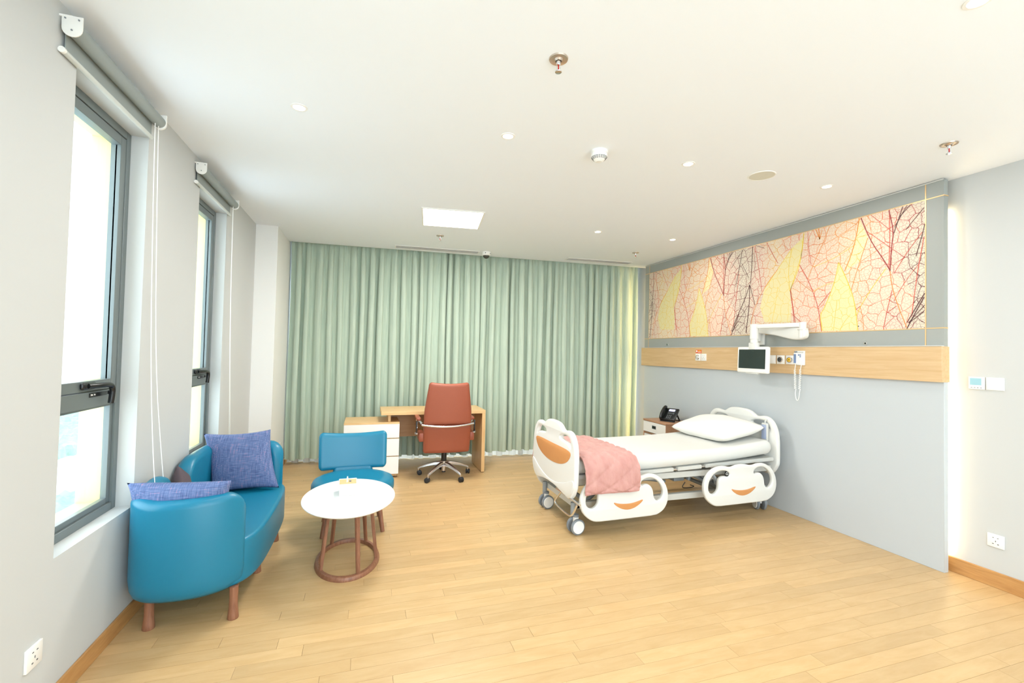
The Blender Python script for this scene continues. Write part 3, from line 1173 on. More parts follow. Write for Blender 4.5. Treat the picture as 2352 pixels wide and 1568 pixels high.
r = thing('smoke_detector', 'white domed smoke detector on the ceiling with dark slots', 'smoke detector', (1.43, 2.63, H))
b = MB()
b.lathe([(0, 0), (.056, 0), (.056, -.018), (.051, -.022), (.054, -.026), (.054, -.036), (.030, -.066), (.022, -.068), (.020, -.071), (0, -.071)])
b.build('housing', M['white'], r, local=True)
b = MB()
for lv in range(3):
    for k in range(20):
        a = 2 * PI * (k + .5) / 20
        f = .22 + .2 * lv
        rr, zz = .054 - .024 * f + .0006, -.036 - .030 * f
        m = Matrix.Translation((rr * math.cos(a), rr * math.sin(a), zz)) @ Matrix.Rotation(a, 4, 'Z') @ Matrix.Rotation(-.67 + PI, 4, 'Y')
        b.box(-.0012, .0012, -.0060 + .0010 * lv, .0060 - .0010 * lv, -.0020, .0020, mtx=m)
b.build('slots', M['dgrey'], r, local=True)

r = thing('ceiling_speaker', 'round cream ceiling speaker flush near the print wall', 'speaker', (2.735, 2.56, H))
b = MB()
b.lathe([(.084, 0), (.086, -.005), (.092, -.004), (.094, 0)], seg=40)
b.build('rim', M['white'], r, local=True)
b = MB()
b.lathe([(0, -.004), (.085, -.003), (.085, 0), (0, 0)], seg=40)
b.build('grille', M['speaker'], r, local=True)

def vent(p, q, label):
    p, q = Vector((p[0], p[1], H)), Vector((q[0], q[1], H))
    c = (p + q) / 2
    L_ = (q - p).length
    r = thing('linear_vent', label, 'air vent', c, math.atan2(q.y - p.y, q.x - p.x), 'slot vents along the curtain pocket')
    b = MB()
    for y0, y1, h in ((-.075, -.062, .006), (.062, .075, .006)):
        b.box(-L_ / 2, L_ / 2, y0, y1, -h, 0, .001, 1)
    for x0, x1 in ((-L_ / 2, -L_ / 2 + .013), (L_ / 2 - .013, L_ / 2)):
        b.box(x0, x1, -.062, .062, -.006, 0, .001, 1)
    b.build('frame', M['white'], r, local=True)
    for k in range(5):
        yy = -.05 + k * .025
        b = MB()
        b.box(-L_ / 2 + .012, L_ / 2 - .012, -.008, .008, -.001, .001, mtx=Matrix.Translation((0, yy, -.0055)) @ Matrix.Rotation(.35, 4, 'X'))
        b.build('slat', M['lgrey'], r, local=True)
vent((.318, 5.99), (1.411, 5.90), 'slot vent left of the dome camera, above the desk')
vent((2.656, 5.78), (3.637, 5.69), 'slot vent right of the dome camera, in the far right corner')

r = thing('dome_camera', 'white dome security camera with smoked glass above the curtain', 'camera', (1.50, 5.84, H))
b = MB()
b.lathe([(0, 0), (.055, 0), (.058, -.004), (.058, -.040), (.052, -.048), (.044, -.050), (0, -.050)])
b.build('housing', M['white'], r, local=True)
b = MB()
b.lathe([(.043, -.048)] + [(.043 * math.cos(a), -.050 - .040 * math.sin(a)) for a in [PI / 2 * k / 8 for k in range(9)]])
b.build('dome', M['domeglass'], r, local=True)
for a in (-2.0, -.7):
    b = MB()
    b.cyl((.052 * math.cos(a), .052 * math.sin(a), -.022), (.061 * math.cos(a), .061 * math.sin(a), -.022), .006, seg=10)
    b.build('screw', M['dgrey'], r, local=True)

# ================================================================== CURTAINS
def curtain(name, x0, x1, ya, yb, z0, z1, pleats, amp, material, label, seed, cat='curtain', wave=0.012):
    rg = random.Random(seed)
    n = pleats
    jit = [rg.uniform(-.34, .34) for _ in range(n + 2)]
    am = [rg.uniform(.55, 1.3) for _ in range(n + 2)]
    hem = [rg.uniform(-1, 1) for _ in range(n + 2)]
    r = thing(name, label, cat, ((x0 + x1) / 2, (ya + yb) / 2, 0), 0)
    zs = [z1, z1 - .02, z1 - .05, z1 - .09, z1 - .14, z1 - .22, z1 - .4, z1 - .8, z1 - 1.3, z1 - 1.8, z0 + .5, z0 + .2, z0]
    def f(u, v):
        s = u * n
        k = int(min(s, n - 1e-6))
        fr = s - k
        ph = s + jit[k] * (1 - fr) + jit[k + 1] * fr
        a = am[k] * (1 - fr) + am[k + 1] * fr
        i = min(len(zs) - 1, int(round(v * (len(zs) - 1))))
        z = zs[i]
        d = z1 - z
        w = 1 - math.exp(-d / .16)                   # pinch at the heading opens to a full fold
        th = 2 * PI * ph
        soft = math.sin(th) + .28 * math.sin(2 * th + .9) + .10 * math.sin(3 * th + jit[k] * 6)
        pinch = -1.0 + 2.0 * math.exp(-((math.sin(th / 2 - PI / 4)) ** 2) * 26)
        yo = amp * a * (w * soft + (1 - w) * pinch * .42)
        xo = -.018 * a * w * math.sin(2 * th) + .006 * math.sin(d * 2.1 + k)
        x = x0 + (x1 - x0) * u + xo
        zz = z
        if i == len(zs) - 1:
            h = hem[k] * (1 - fr) + hem[k + 1] * fr
            zz = z + wave * h
        return (x, ya + (yb - ya) * u + yo, zz)
    b = MB()
    b.grid(n * 18, len(zs) - 1, f)
    b.build('drape', material, r, sharp=3.0, solid=.003)
    b = MB()
    b.tube([(x0 + .01, ya + .005, z1 + .012), (x1 - .01, yb + .005, z1 + .012)], .009, 8)
    b.build('curtain_rail', M['white'], r)
    return r
ZC = H + .10
curtain('window_curtain', -.955, 1.52, 6.37, 6.20, .072, ZC, 19, .044, M['curtain'], 'sage green pleated curtain on the left half, behind the desk', 11)
curtain('window_curtain', 1.50, 3.990, 6.205, 6.055, .098, ZC, 19, .044, M['curtain'], 'sage green pleated curtain on the right half, behind the bed', 23)
curtain('sheer_curtain', -.93, 3.97, 6.475, 6.175, .006, ZC, 34, .026, M['sheer'], 'white sheer curtain whose hem shows below the green curtains', 5, 'curtain', .003)

# ================================================================== WALL PLATES
def plate_on(face, pos, w, h, name, label, cat, group=None):
    """face: 'rail' (faces -x on the oak rail), 'right', 'left', 'pier'"""
    r = thing(name, label, cat, pos, 0, group)
    return r
def bx(r, name, material, x0, x1, y0, y1, z0, z1, bev=0.0):
    b = MB()
    b.box(x0, x1, y0, y1, z0, z1, bev, 2)
    return b.build(name, material, r, local=True)
XRAIL = XP - .030
def rail_plate(y, z, name, label, cat, w=.086, h=.086, group=None):
    r = thing(name, label, cat, (XRAIL, y, z), 0, group)
    bx(r, 'plate', M['white'], -.009, 0, -w / 2, w / 2, -h / 2, h / 2, .002)
    return r
def port(r, core):
    b = MB()
    mt = Matrix.Rotation(-PI / 2, 4, 'Y')
    b.lathe([(.027, 0), (.029, .006), (.026, .013), (.022, .014), (.022, 0)], (-.009, 0, 0), 26, mt)
    b.build('ring', M['chrome'], r, local=True)
    b = MB()
    b.lathe([(0, .012), (.016, .012), (.021, .007), (.022, 0), (0, 0)], (-.009, 0, 0), 26, mt)
    c_ = b.build('port_face', core, r, local=True)
    b = MB()
    b.lathe([(0, .0135), (.0055, .0135), (.006, .011), (0, .011)], (-.009, 0, 0), 12, mt)
    b.build('port_hole', M['black'], c_, local=True)
def pins(r, five=True, s=1.0, xx=-.0098, sc=1.0, axis='x', sgn=-1):
    """socket slots: two flat on top, three flat below"""
    b = MB()
    for (u, v, ww, hh) in ((-.012, .020, .008, .0035), (.012, .020, .008, .0035), (0, -.002, .0035, .009), (-.013, -.020, .008, .0045), (.013, -.020, .008, .0045)):
        if axis == 'x':
            b.box(min(xx, xx - sgn * .001), max(xx, xx - sgn * .001), u - ww / 2, u + ww / 2, v - hh / 2, v + hh / 2)
        else:
            b.box(u - ww / 2, u + ww / 2, min(xx, xx - sgn * .001), max(xx, xx - sgn * .001), v - hh / 2, v + hh / 2)
    b.build('socket_slots', M['dgrey'], r, local=True)
r = rail_plate(4.604, 1.497, 'gas_outlet', 'white plate with round white gas port under the red sticker on the oak rail', 'gas outlet')
port(r, M['white'])
r = rail_plate(4.506, 1.497, 'power_socket', 'white power socket beside the gas port under the red sticker', 'socket')
pins(r)
r = rail_plate(3.640, 1.492, 'switch_plate', 'blank white plate half hidden behind the monitor', 'switch')
bx(r, 'rocker', M['whitem'], -.011, -.008, -.034, .034, -.034, .034, .001)
r = rail_plate(3.533, 1.492, 'switch_plate', 'square white switch plate just right of the monitor', 'switch')
bx(r, 'rocker', M['whitem'], -.012, -.008, -.036, .036, -.036, .036, .001)
r = rail_plate(3.431, 1.492, 'gas_outlet', 'white plate with dark grey round gas port on the oak rail', 'gas outlet')
port(r, M['dgrey'])
r = rail_plate(3.328, 1.492, 'gas_outlet', 'white plate with yellow round gas port on the oak rail', 'gas outlet')
port(r, M['gasyellow'])
# sticker
r = thing('warning_sticker', 'small orange red sticker on the oak rail above the round gas port', 'sticker', (XRAIL, 4.600, 1.568))
bx(r, 'sheet', M['sticker'], -.0008, 0, -.050, .050, -.020, .020)
b = MB()
b.lathe([(0, .0006), (.012, .0006), (.012, 0), (0, 0)], (-.0008, .033, .003), 18, Matrix.Rotation(-PI / 2, 4, 'Y'))
b.build('printed_symbol', M['whitem'], r, local=True)
b = MB()
b.box(-.0014, -.0008, -.042, .012, .003, .012)
b.build('printed_bar', M['gasyellow'], r, local=True)
b = MB()
for k in range(6):
    b.box(-.0014, -.0008, -.040 + k * .009, -.034 + k * .009, -.012, -.003)
b.build('printed_characters', M['whitem'], r, local=True)
# nurse call unit
r = thing('call_handset', 'white nurse call unit with blue handset and coiled cord on the oak rail', 'nurse call', (XRAIL, 3.222, 1.512))
bx(r, 'wall_unit', M['white'], -.014, 0, -.050, .050, -.068, .068, .003)
b = MB()
for q in ((.028, .028), (.010, .028), (.028, .012)):
    b.box(-.0155, -.0138, -q[0] + .012, -q[0] + .026, q[1] - .006, q[1] + .006)
b.build('buttons', M['bluepad'], r, local=True)
bx(r, 'label_strip', M['lgrey'], -.0148, -.0138, -.042, .022, .046, .060)
b = MB()
b.box(-.034, -.012, .012, .050, -.060, .050, .009, 3)
hs = b.build('handset', M['white'], r, local=True)
b = MB()
b.box(-.036, -.033, .018, .044, -.050, .036, .0014, 1)
b.build('key_pad', M['bluepad'], hs, local=True)
b = MB()
b.box(-.030, -.010, .022, .042, .048, .064, .003, 2)
b.build('holder_clip', M['greyp'], r, local=True)
# coiled cord: hangs from the handset and returns to the wall unit
def coil_path():
    pts = []
    def lin_(p, q, n):
        return [tuple(Vector(p).lerp(Vector(q), k / n)) for k in range(n + 1)]
    def helix(p, q, turns, rad):
        o = []
        n = int(turns * 10)
        for k in range(n + 1):
            t = k / n
            c = Vector(p).lerp(Vector(q), t)
            a = 2 * PI * turns * t
            o.append((c.x + rad * math.cos(a), c.y + rad * math.sin(a), c.z))
        return o
    a0, a1, a2 = (-.023, .031, -.058), (-.022, .040, -.115), (-.020, .036, -.30)
    b0, b1, b2 = (-.016, -.022, -.066), (-.018, -.014, -.110), (-.020, -.008, -.30)
    pts += lin_(a0, a1, 4) + helix(a1, a2, 11, .0075)
    for k in range(1, 12):
        a = PI * k / 12
        cy, hw = .014, .022
        zb = -.30 - .105 * math.sin(a) ** .8
        pts.append((-.020, cy + hw * math.cos(a), zb))
    pts += list(reversed(helix(b1, b2, 11, .0075))) + list(reversed(lin_(b0, b1, 4)))
    return pts
b = MB()
b.tube(coil_path(), .0030, 6)
b.build('coiled_cord', M['whitem'], r, local=True)
# eyelets in the grey band
for y, z, lab in ((5.252, 1.662, 'small dark eyelet in the grey band near the curtain'), (2.657, 1.645, 'round chrome eyelet in the grey band above the right part of the oak rail')):
    r = thing('wall_eyelet', lab, 'eyelet', (XP, y, z))
    b = MB()
    mt = Matrix.Rotation(-PI / 2, 4, 'Y')
    b.lathe([(.007, 0), (.007, .004), (.016, .004), (.018, 0)], (0, 0, 0), 20, mt)
    b.build('rim', M['chrome'], r, local=True)
    b = MB()
    b.lathe([(0, .003), (.0075, .003), (.0075, 0), (0, 0)], (0, 0, 0), 16, mt)
    b.build('hole', M['black'], r, local=True)
r = thing('wall_screw', 'tiny dark screw at the lower edge of the yellow leaf print', 'screw', (XP - .002, 2.713, 1.791))
b = MB()
b.lathe([(0, .003), (.004, .003), (.005, 0), (0, 0)], (0, 0, 0), 12, Matrix.Rotation(-PI / 2, 4, 'Y'))
b.build('head', M['dgrey'], r, local=True)

# right wall
r = thing('thermostat', 'white thermostat with a blue grey display on the right wall', 'thermostat', (XR, 1.985, 1.362))
bx(r, 'case', M['white'], -.014, 0, -.043, .043, -.043, .043, .003)
bx(r, 'display', M['lcd2'], -.0148, -.013, -.028, .034, -.014, .034)
b = MB()
for k in range(4):
    b.box(-.0150, -.0138, -.030 + k * .017, -.022 + k * .017, -.034, -.030)
b.build('buttons', M['greyp'], r, local=True)
r = thing('wall_switch', 'plain white wall switch just right of the thermostat', 'switch', (XR, 1.889, 1.362))
bx(r, 'plate', M['white'], -.009, 0, -.046, .046, -.043, .043, .002)
bx(r, 'rocker', M['whitem'], -.012, -.008, -.038, .038, -.036, .036, .001)
r = thing('power_socket', 'white power socket low on the right wall above the skirting', 'socket', (XR, 1.889, .309))
bx(r, 'plate', M['white'], -.009, 0, -.043, .043, -.043, .043, .002)
pins(r)
r = thing('power_socket', 'white power socket low on the left wall under the nearest window', 'socket', (XL, 2.234, .290))
bx(r, 'plate', M['white'], 0, .010, -.044, .044, -.043, .043, .002)
pins(r, xx=.0108, sgn=1)
r = thing('power_socket', 'white power socket on the far pier behind the sofa', 'socket', (XC, 6.08, .30))
bx(r, 'plate', M['white'], 0, .009, -.043, .043, -.043, .043, .002)
pins(r, xx=.0098, sgn=1)

# ================================================================== SOFA
def shell(path, hfun, z0, thick, inset=0.045):
    """upright padded wall along a plan path (outer edge); hfun(distance from each end) gives its height"""
    P = [Vector((p[0], p[1], 0)) for p in smooth_path([(a, c, 0) for a, c in path], 3)]
    # resample
    ds = [0]
    for i in range(1, len(P)):
        ds.append(ds[-1] + (P[i] - P[i - 1]).length)
    Lp = ds[-1]
    # denser near both ends
    N = 72
    def at(s):
        s = max(0, min(Lp, s))
        for i in range(1, len(ds)):
            if ds[i] >= s - 1e-9:
                t = (s - ds[i - 1]) / max(1e-9, ds[i] - ds[i - 1])
                return P[i - 1].lerp(P[i], t)
        return P[-1]
    samp = [Lp * (.5 - .5 * math.cos(PI * k / N)) * .6 + Lp * (k / N) * .4 for k in range(N + 1)]
    def sec(i):
        s = samp[i]
        p = at(s)
        tg = (at(s + .01) - at(s - .01)).normalized()
        nrm = Vector((-tg.y, tg.x, 0))           # towards the inside for a path that runs with the inside on its left
        h = hfun(s, Lp)
        e = .045
        dd = min(s, Lp - s)
        k = 1.0 if dd > e else max(.02, math.sqrt(max(0, 1 - ((e - dd) / e) ** 2)))
        ht = thick * k / 2
        mid = p + nrm * thick / 2
        out = []
        zr = thick * .5
        for (o_, z) in [(-1 + inset / ht * .9, z0), (-1 + inset / ht * .45, z0 + .018), (-1 + inset / ht * .15, z0 + .05), (-1, z0 + .11), (-1, (z0 + h) / 2), (-1, h - zr)]:
            out.append(mid + nrm * ht * max(-1, min(o_, .2)) + Vector((0, 0, z)))
        for q in range(1, 8):
            a = PI * q / 8
            out.append(mid - nrm * ht * math.cos(a) + Vector((0, 0, h - zr + zr * k * math.sin(a) * .85)))
        for z in (h - zr, (z0 + h) / 2, z0 + .05, z0):
            out.append(mid + nrm * ht + Vector((0, 0, z)))
        return out
    b = MB()
    rings = [[b.bm.verts.new(v) for v in sec(i)] for i in range(N + 1)]
    m = len(rings[0])
    for i in range(N):
        for j in range(m):
            b.bm.faces.new((rings[i][j], rings[i][(j + 1) % m], rings[i + 1][(j + 1) % m], rings[i + 1][j]))
    b.bm.faces.new(rings[0])
    b.bm.faces.new(list(reversed(rings[-1])))
    return b
def round_end(s, L_, Hh, r0, r1, d0=None, d1=None):
    """height with rounded corners of radius r at both ends"""
    h = Hh
    if s < r0:
        h = min(h, Hh - r0 + math.sqrt(max(0, r0 * r0 - (r0 - s) ** 2)))
    if L_ - s < r1:
        h = min(h, Hh - r1 + math.sqrt(max(0, r1 * r1 - (r1 - (L_ - s)) ** 2)))
    return h

sofa = thing('curved_sofa', 'turquoise leatherette two-seat sofa with two rounded wing backs under the windows', 'sofa', (-.88, 3.4, 0))
ZB = .168
near = [(-1.166, 3.19), (-1.171, 3.04), (-1.168, 2.93), (-1.140, 2.83), (-1.068, 2.765), (-.95, 2.737), (-.80, 2.745), (-.685, 2.80), (-.600, 2.895)]
shell(near, lambda s, L_: round_end(s, L_, .694 + .022 * (s / L_) ** 5 + .066 * max(0, 1 - s / .5), .10, .13), ZB, .098).build('near_wing', M['blue'], sofa, sharp=1.2)
farp = [(-.585, 3.985), (-.665, 4.075), (-.80, 4.115), (-.95, 4.125), (-1.065, 4.110), (-1.135, 4.06), (-1.163, 3.96), (-1.167, 3.80), (-1.166, 3.44)]
shell(farp, lambda s, L_: round_end(s, L_, .760, .13, .19), ZB, .098).build('far_wing', M['blue'], sofa, sharp=1.2)
# seat: rounded block
def rrect(x0, x1, y0, y1, rs, n=8):
    """rounded rectangle; rs = radii at (x0,y0),(x1,y0),(x1,y1),(x0,y1)"""
    out = []
    for (cx, cy, a0, r_) in ((x0, y0, PI, rs[0]), (x1, y0, 1.5 * PI, rs[1]), (x1, y1, 0, rs[2]), (x0, y1, .5 * PI, rs[3])):
        ox = cx + r_ * (1 if cx == x0 else -1)
        oy = cy + r_ * (1 if cy == y0 else -1)
        for k in range(n + 1):
            a = a0 + PI / 2 * k / n
            out.append((ox + r_ * math.cos(a), oy + r_ * math.sin(a)))
    return out
seat_ring = [(-1.09, 2.84), (-.80, 2.815), (-.70, 2.83), (-.645, 2.86), (-.595, 2.93), (-.565, 3.05), (-.555, 3.25), (-.553, 3.45), (-.555, 3.65), (-.560, 3.82), (-.575, 3.94), (-.605, 4.00), (-.66, 4.035), (-.80, 4.055), (-1.09, 4.04)]
b = MB()
b.prism(smooth_ring(seat_ring, 2), [], .245, Matrix.Translation((0, 0, ZB + .1225 + .006)), .022, 3)
b.build('seat', M['blue'], sofa, sharp=1.0)
for x, y in ((-1.05, 2.872), (-.657, 2.862), (-.652, 3.40), (-.630, 3.905), (-1.05, 3.93)):
    b = MB()
    b.lathe([(0, 0), (.026, 0), (.0285, .004), (.027, .02), (.022, .07), (.0215, .12), (.023, ZB + .008), (0, ZB + .008)], (x, y, 0), 18)
    b.build('leg', M['walnut'], sofa)

# ------------------------------------------------------------------ cushions
def cushion(name, label, material, a, h, T, mtx, pinch=.09, seed=0, cat='cushion', group=None, n=22, wr=.012):
    b = MB()
    rg = random.Random(seed)
    ox = Vector((rg.random() * 9, rg.random() * 9, rg.random() * 9))
    def pt(u, v, sg):
        U, V_ = math.sin(u * PI / 2) * .35 + u * .65, math.sin(v * PI / 2) * .35 + v * .65
        x = a * U * (1 - pinch * (1 - V_ * V_))
        y = h * V_ * (1 - pinch * (1 - U * U))
        e = max(0, (1 - U * U)) * max(0, (1 - V_ * V_))
        z = T * (e ** .42) * sg
        w = noise.noise(Vector((x * 6, y * 6, sg)) + ox) * wr * min(1, e * 3)
        return Vector((x, y, z + w))
    for sg in (1, -1):
        b.grid(n, n, lambda i, j: pt(2 * i - 1, 2 * j - 1, sg))
    t = b.bm
    bmesh.ops.remove_doubles(t, verts=t.verts, dist=1e-5)
    bmesh.ops.transform(t, matrix=mtx, verts=t.verts)
    o = b.build(name, material, None, sharp=2.6)
    # keep its origin at the middle of the cushion
    c = mtx.to_translation()
    o.data.transform(Matrix.Translation(-c))
    o.location = c
    return tag(o, label, cat, group)
def lean(c, ex, ey):
    return frame(c, ex, ey)
# near cushion: stands on the seat, leaning back on the near wing
cushion('cushion', 'blue linen cushion with pink threads, leaning inside the near wing of the sofa', M['linen'], .240, .192, .088, lean((-.930, 2.910, .588), (1, -.03, -.03), (.03, -.34, 1)), seed=1, group='blue linen cushions on the sofa')
cushion('cushion', 'blue linen cushion standing square against the far wing of the sofa', M['linen'], .228, .226, .075, lean((-.875, 3.895, .632), (1, -.03, .045), (-.22, .28, 1)), seed=2, group='blue linen cushions on the sofa')
cushion('cushion', 'dark brown cushion with one corner up in the gap between the sofa backs', M['cushbrown'], .132, .132, .050, lean((-1.075, 3.345, .585), (.10, -.92, .42), (-.16, .40, .90)), seed=3)

# ================================================================== ARMCHAIR
def pad(bm_, Hh, hw, t, cr_t, cr_b, fy, z0, dz=None, nv=26, nu=24):
    """upright pad: hw(v) half width, rounded corners, thickness t, fy(x, z) = depth of its middle; v up from z0"""
    vs = [Hh * (.5 - .5 * math.cos(PI * j / nv)) for j in range(nv + 1)]
    def half(v):
        w = hw(v / Hh)
        if v < cr_b:
            w -= cr_b - math.sqrt(max(0, cr_b ** 2 - (cr_b - v) ** 2))
        if Hh - v < cr_t:
            w -= cr_t - math.sqrt(max(0, cr_t ** 2 - (cr_t - (Hh - v)) ** 2))
        return w
    def pt(i, j, sg):
        v = vs[int(round(j * nv))]
        u = math.sin((2 * i - 1) * PI / 2)
        w = half(v)
        x = u * w
        edge = min(w - abs(x), v, Hh - v)
        e = t / 2
        k = 1 if edge > e else math.sqrt(max(0, 1 - ((e - edge) / e) ** 2))
        z = z0 + v + (dz(x, v / Hh) if dz else 0)
        return Vector((x, fy(x, z) + sg * t / 2 * k, z))
    for sg in (1, -1):
        bm_.grid(nu, nv, lambda i, j: pt(i, j, sg))
    bmesh.ops.remove_doubles(bm_.bm, verts=bm_.bm.verts, dist=1e-5)

ac = thing('armchair', 'turquoise low armchair with round seat and floating curved back, behind the white table', 'chair', (-.068, 4.06, 0), 0.05)
b = MB()
b.lathe([(0, .262), (.27, .262), (.295, .270), (.318, .292), (.327, .33), (.325, .375), (.312, .402), (.285, .415), (.22, .420), (0, .423)], (0, 0, 0), 56, Matrix.Diagonal((1.02, .95, 1, 1)))
b.build('seat', M['blue'], ac, local=True, sharp=1.2)
curve_back = lambda x, z: .285 - .42 * x * x + (z - .45) * .22
b = MB()
pad(b, .306, lambda v: .288 + .006 * v, .062, .045, .040, curve_back, .420, dz=lambda x, v: .02 * (x / .27) ** 2 * v)
b.build('backrest', M['blue'], ac, local=True, sharp=1.6)
b = MB()
pad(b, .12, lambda v: .168 + .10 * max(0, .3 - v) ** 2, .058, .01, .01, curve_back, .390)
b.build('back_support', M['blue'], ac, local=True, sharp=1.6)
for sx, sy in ((-1, -1), (1, -1), (-1, 1), (1, 1)):
    b = MB()
    b.tube([(sx * .190, sy * .150, .268), (sx * .232, sy * .186, 0)], [.024, .0165], 14)
    b.build('leg', M['walnut'], ac, local=True)

# ================================================================== COFFEE TABLE
TX, TY = -.082, 3.432
tb = thing('coffee_table', 'oval white coffee table on splayed walnut legs joined by an oval floor ring', 'table', (TX, TY, 0))
b = MB()
b.lathe([(0, .430), (.286, .430), (.306, .438), (.314, .447), (.313, .4515), (.308, .453), (0, .453)], (TX, TY, 0), 72, Matrix.Diagonal((1.0, 1.392, 1, 1)))
b.build('table_top', M['lam'], tb, sharp=.9)
def ell(rx, ry, z, n=64):
    return [(TX + rx * math.cos(2 * PI * k / n), TY + ry * math.sin(2 * PI * k / n), z) for k in range(n)]
b = MB()
n = 72
for (r0, r1) in (((.186, .292), (.216, .330)),):
    sec = [(r0, 0.0), (r1, 0.0), (r1, .026), (r0, .026)]
    sec = [((.217, .331), 0.0), ((.218, .332), .003), ((.211, .325), .024), ((.207, .321), .027), ((.190, .296), .027), ((.187, .293), .023), ((.187, .293), 0.0)]
    R = [[b.bm.verts.new((TX + r_[0] * math.cos(2 * PI * k / n), TY + r_[1] * math.sin(2 * PI * k / n), z)) for (r_, z) in sec] for k in range(n)]
    m = len(sec)
    for k in range(n):
        for j in range(m):
            b.bm.faces.new((R[k][j], R[k][(j + 1) % m], R[(k + 1) % n][(j + 1) % m], R[(k + 1) % n][j]))
b.build('floor_ring', M['walnut'], tb)
LEGA = [math.radians(a) for a in (-146, -68, -14, 52, 128)]
for a in LEGA:
    p0 = Vector((TX + .150 * math.cos(a), TY + .235 * math.sin(a), .432))
    p1 = Vector((TX + .200 * math.cos(a), TY + .309 * math.sin(a), .014))
    d = (p0 - p1)
    L_ = d.length
    ez = d.normalized()
    tang = Vector((-.200 * math.sin(a), .309 * math.cos(a), 0)).normalized()
    ey = tang
    ex = ey.cross(ez)
    mm = Matrix(((ex.x, ey.x, ez.x, p1.x), (ex.y, ey.y, ez.y, p1.y), (ex.z, ey.z, ez.z, p1.z), (0, 0, 0, 1)))
    b = MB()
    t = bmesh.new()
    bmesh.ops.create_cube(t, size=1)
    for v in t.verts:
        w = .024 if v.co.z < 0 else .034
        v.co = Vector((v.co.x * .021, v.co.y * w, (v.co.z + .5) * L_))
    bmesh.ops.bevel(t, geom=t.edges[:], offset=.004, segments=2, affect='EDGES')
    b.merge(t, mm)
    b.build('leg', M['walnut'], tb)
# tissue box
tx = thing('tissue_box', 'small white box with wooden lid and a tissue, on the white table', 'box', (-.098, 3.50, .453), .03)
b = MB()
b.box(-.058, .058, -.072, .072, 0, .074, .004)
b.build('body', M['lam'], tx, local=True)
for q in ((-.062, .062, -.076, -.071), (-.062, .062, .071, .076), (-.062, -.057, -.071, .071), (.057, .062, -.071, .071)):
    b = MB()
    b.box(q[0], q[1], q[2], q[3], .062, .084, .001, 1)
    b.build('rim', M['lam'], tx, local=True)
b = MB()
b.box(-.057, .057, -.071, .071, .074, .079)
b.build('lid', M['deskwood'], tx, local=True)
b = MB()
def tis(u, v):
    return (-.004 + .012 * (u - .5) * (1 - .4 * v), -.004 + .02 * (u - .5) + .004 * math.sin(u * 9) * (1 - v), .078 + .043 * v * (1 - 1.2 * (u - .5) ** 2))
b.grid(8, 6, tis)
b.build('tissue', M['whitem'], tx, local=True, solid=.003)
b = MB()
b.lathe([(0, .010), (.007, .009), (.008, .004), (.006, 0), (0, 0)], (.016, .004, .079), 14)
b.build('knob', M['greyp'], tx, local=True)

# ================================================================== DESK AND CABINET
DY0, DY1 = 5.465, 5.990
dk = thing('desk', 'light oak desk with a full side panel in front of the green curtain', 'desk', (.82, 5.72, 0))
b = MB()
b.box(.190, 1.446, DY0, DY1, .733, .774, .002, 1)
b.build('desktop', M['deskwood'], dk)
M['deskside'] = wood('light_oak_upright', (214, 172, 116), (230, 192, 140), 3.0, (14, 14, .9), 0.42)
b = MB()
b.box(1.404, 1.446, DY0, DY1, .008, .733, .002, 1)
sp = b.build('side_panel', M['deskside'], dk)
b = MB()
for yy in (DY0 + .05, DY1 - .05):
    b.cyl((1.425, yy, 0), (1.425, yy, .009), .016, seg=12)
b.build('glide', M['blackrub'], sp)
b = MB()
b.box(.272, .302, DY0 + .06, DY1 - .01, .650, .733, .001, 1)
b.build('support_panel', M['deskside'], dk)
b = MB()
b.box(.302, 1.404, DY1 - .09, DY1 - .072, .400, .733, .001, 1)
b.build('modesty_panel', M['deskdark'], dk)
b = MB()
b.cyl((.36, DY1 - .094, .715), (.36, DY1 - .09, .715), .008, seg=12)
b.build('fixing_cap', M['alu'], dk)

cb = thing('drawer_cabinet', 'low white three-drawer cabinet with oak top, behind the blue armchair', 'cabinet', (.09, 5.73, 0))
CX0, CX1 = -.217, .402
b = MB()
b.box(CX0, CX1, DY0 + .004, DY1 - .02, .630, .650, .001, 1)
b.build('cabinet_top', M['deskwood'], cb)
b = MB()
b.box(CX0, CX1, DY0 + .022, DY1 - .02, .045, .630)
b.build('carcass', M['deskside'], cb)
b = MB()
b.box(CX0 + .015, CX1 - .015, DY0 + .05, DY1 - .03, .012, .045)
pt_ = b.build('plinth', M['deskside'], cb)
b = MB()
for x in (CX0 + .05, CX1 - .05):
    for yy in (DY0 + .08, DY1 - .08):
        b.cyl((x, yy, 0), (x, yy, .013), .018, seg=12)
b.build('foot', M['blackrub'], cb)
for z0, z1 in ((.469, .629), (.259, .457), (.048, .247)):
    b = MB()
    b.box(CX0 + .001, CX1 - .001, DY0, DY0 + .019, z0, z1, .0015, 1)
    b.build('drawer_front', M['lam'], cb)

# ================================================================== OFFICE CHAIR
oc = thing('office_chair', 'high-backed brown leather office chair on a five-star base at the desk', 'chair', (.925, 5.400, 0), -.02)
yb = -.215
def backy(x, z):
    return yb - .030 - (z - .64) * .10 + .30 * x * x * 1.2 + .05 * max(0, .64 - z)
def hw_back(v):
    # v 0..1 from z .325 to 1.145
    pts = [(0, .268), (.12, .272), (.32, .275), (.48, .276), (.62, .270), (.78, .252), (.92, .236), (1, .228)]
    for (a, w0), (c, w1) in zip(pts, pts[1:]):
        if v <= c:
            return w0 + (w1 - w0) * (v - a) / (c - a)
    return pts[-1][1]
b = MB()
pad(b, .49, lambda v: hw_back(.40 + .60 * v), .070, .035, .012, backy, .655, dz=lambda x, v: (.020 * (abs(x) / .23) ** 2 - .016) * v ** 6)
b.build('upper_back', M['brown'], oc, local=True, sharp=1.8)
b = MB()
pad(b, .332, lambda v: hw_back(.40 * v), .074, .012, .030, backy, .325)
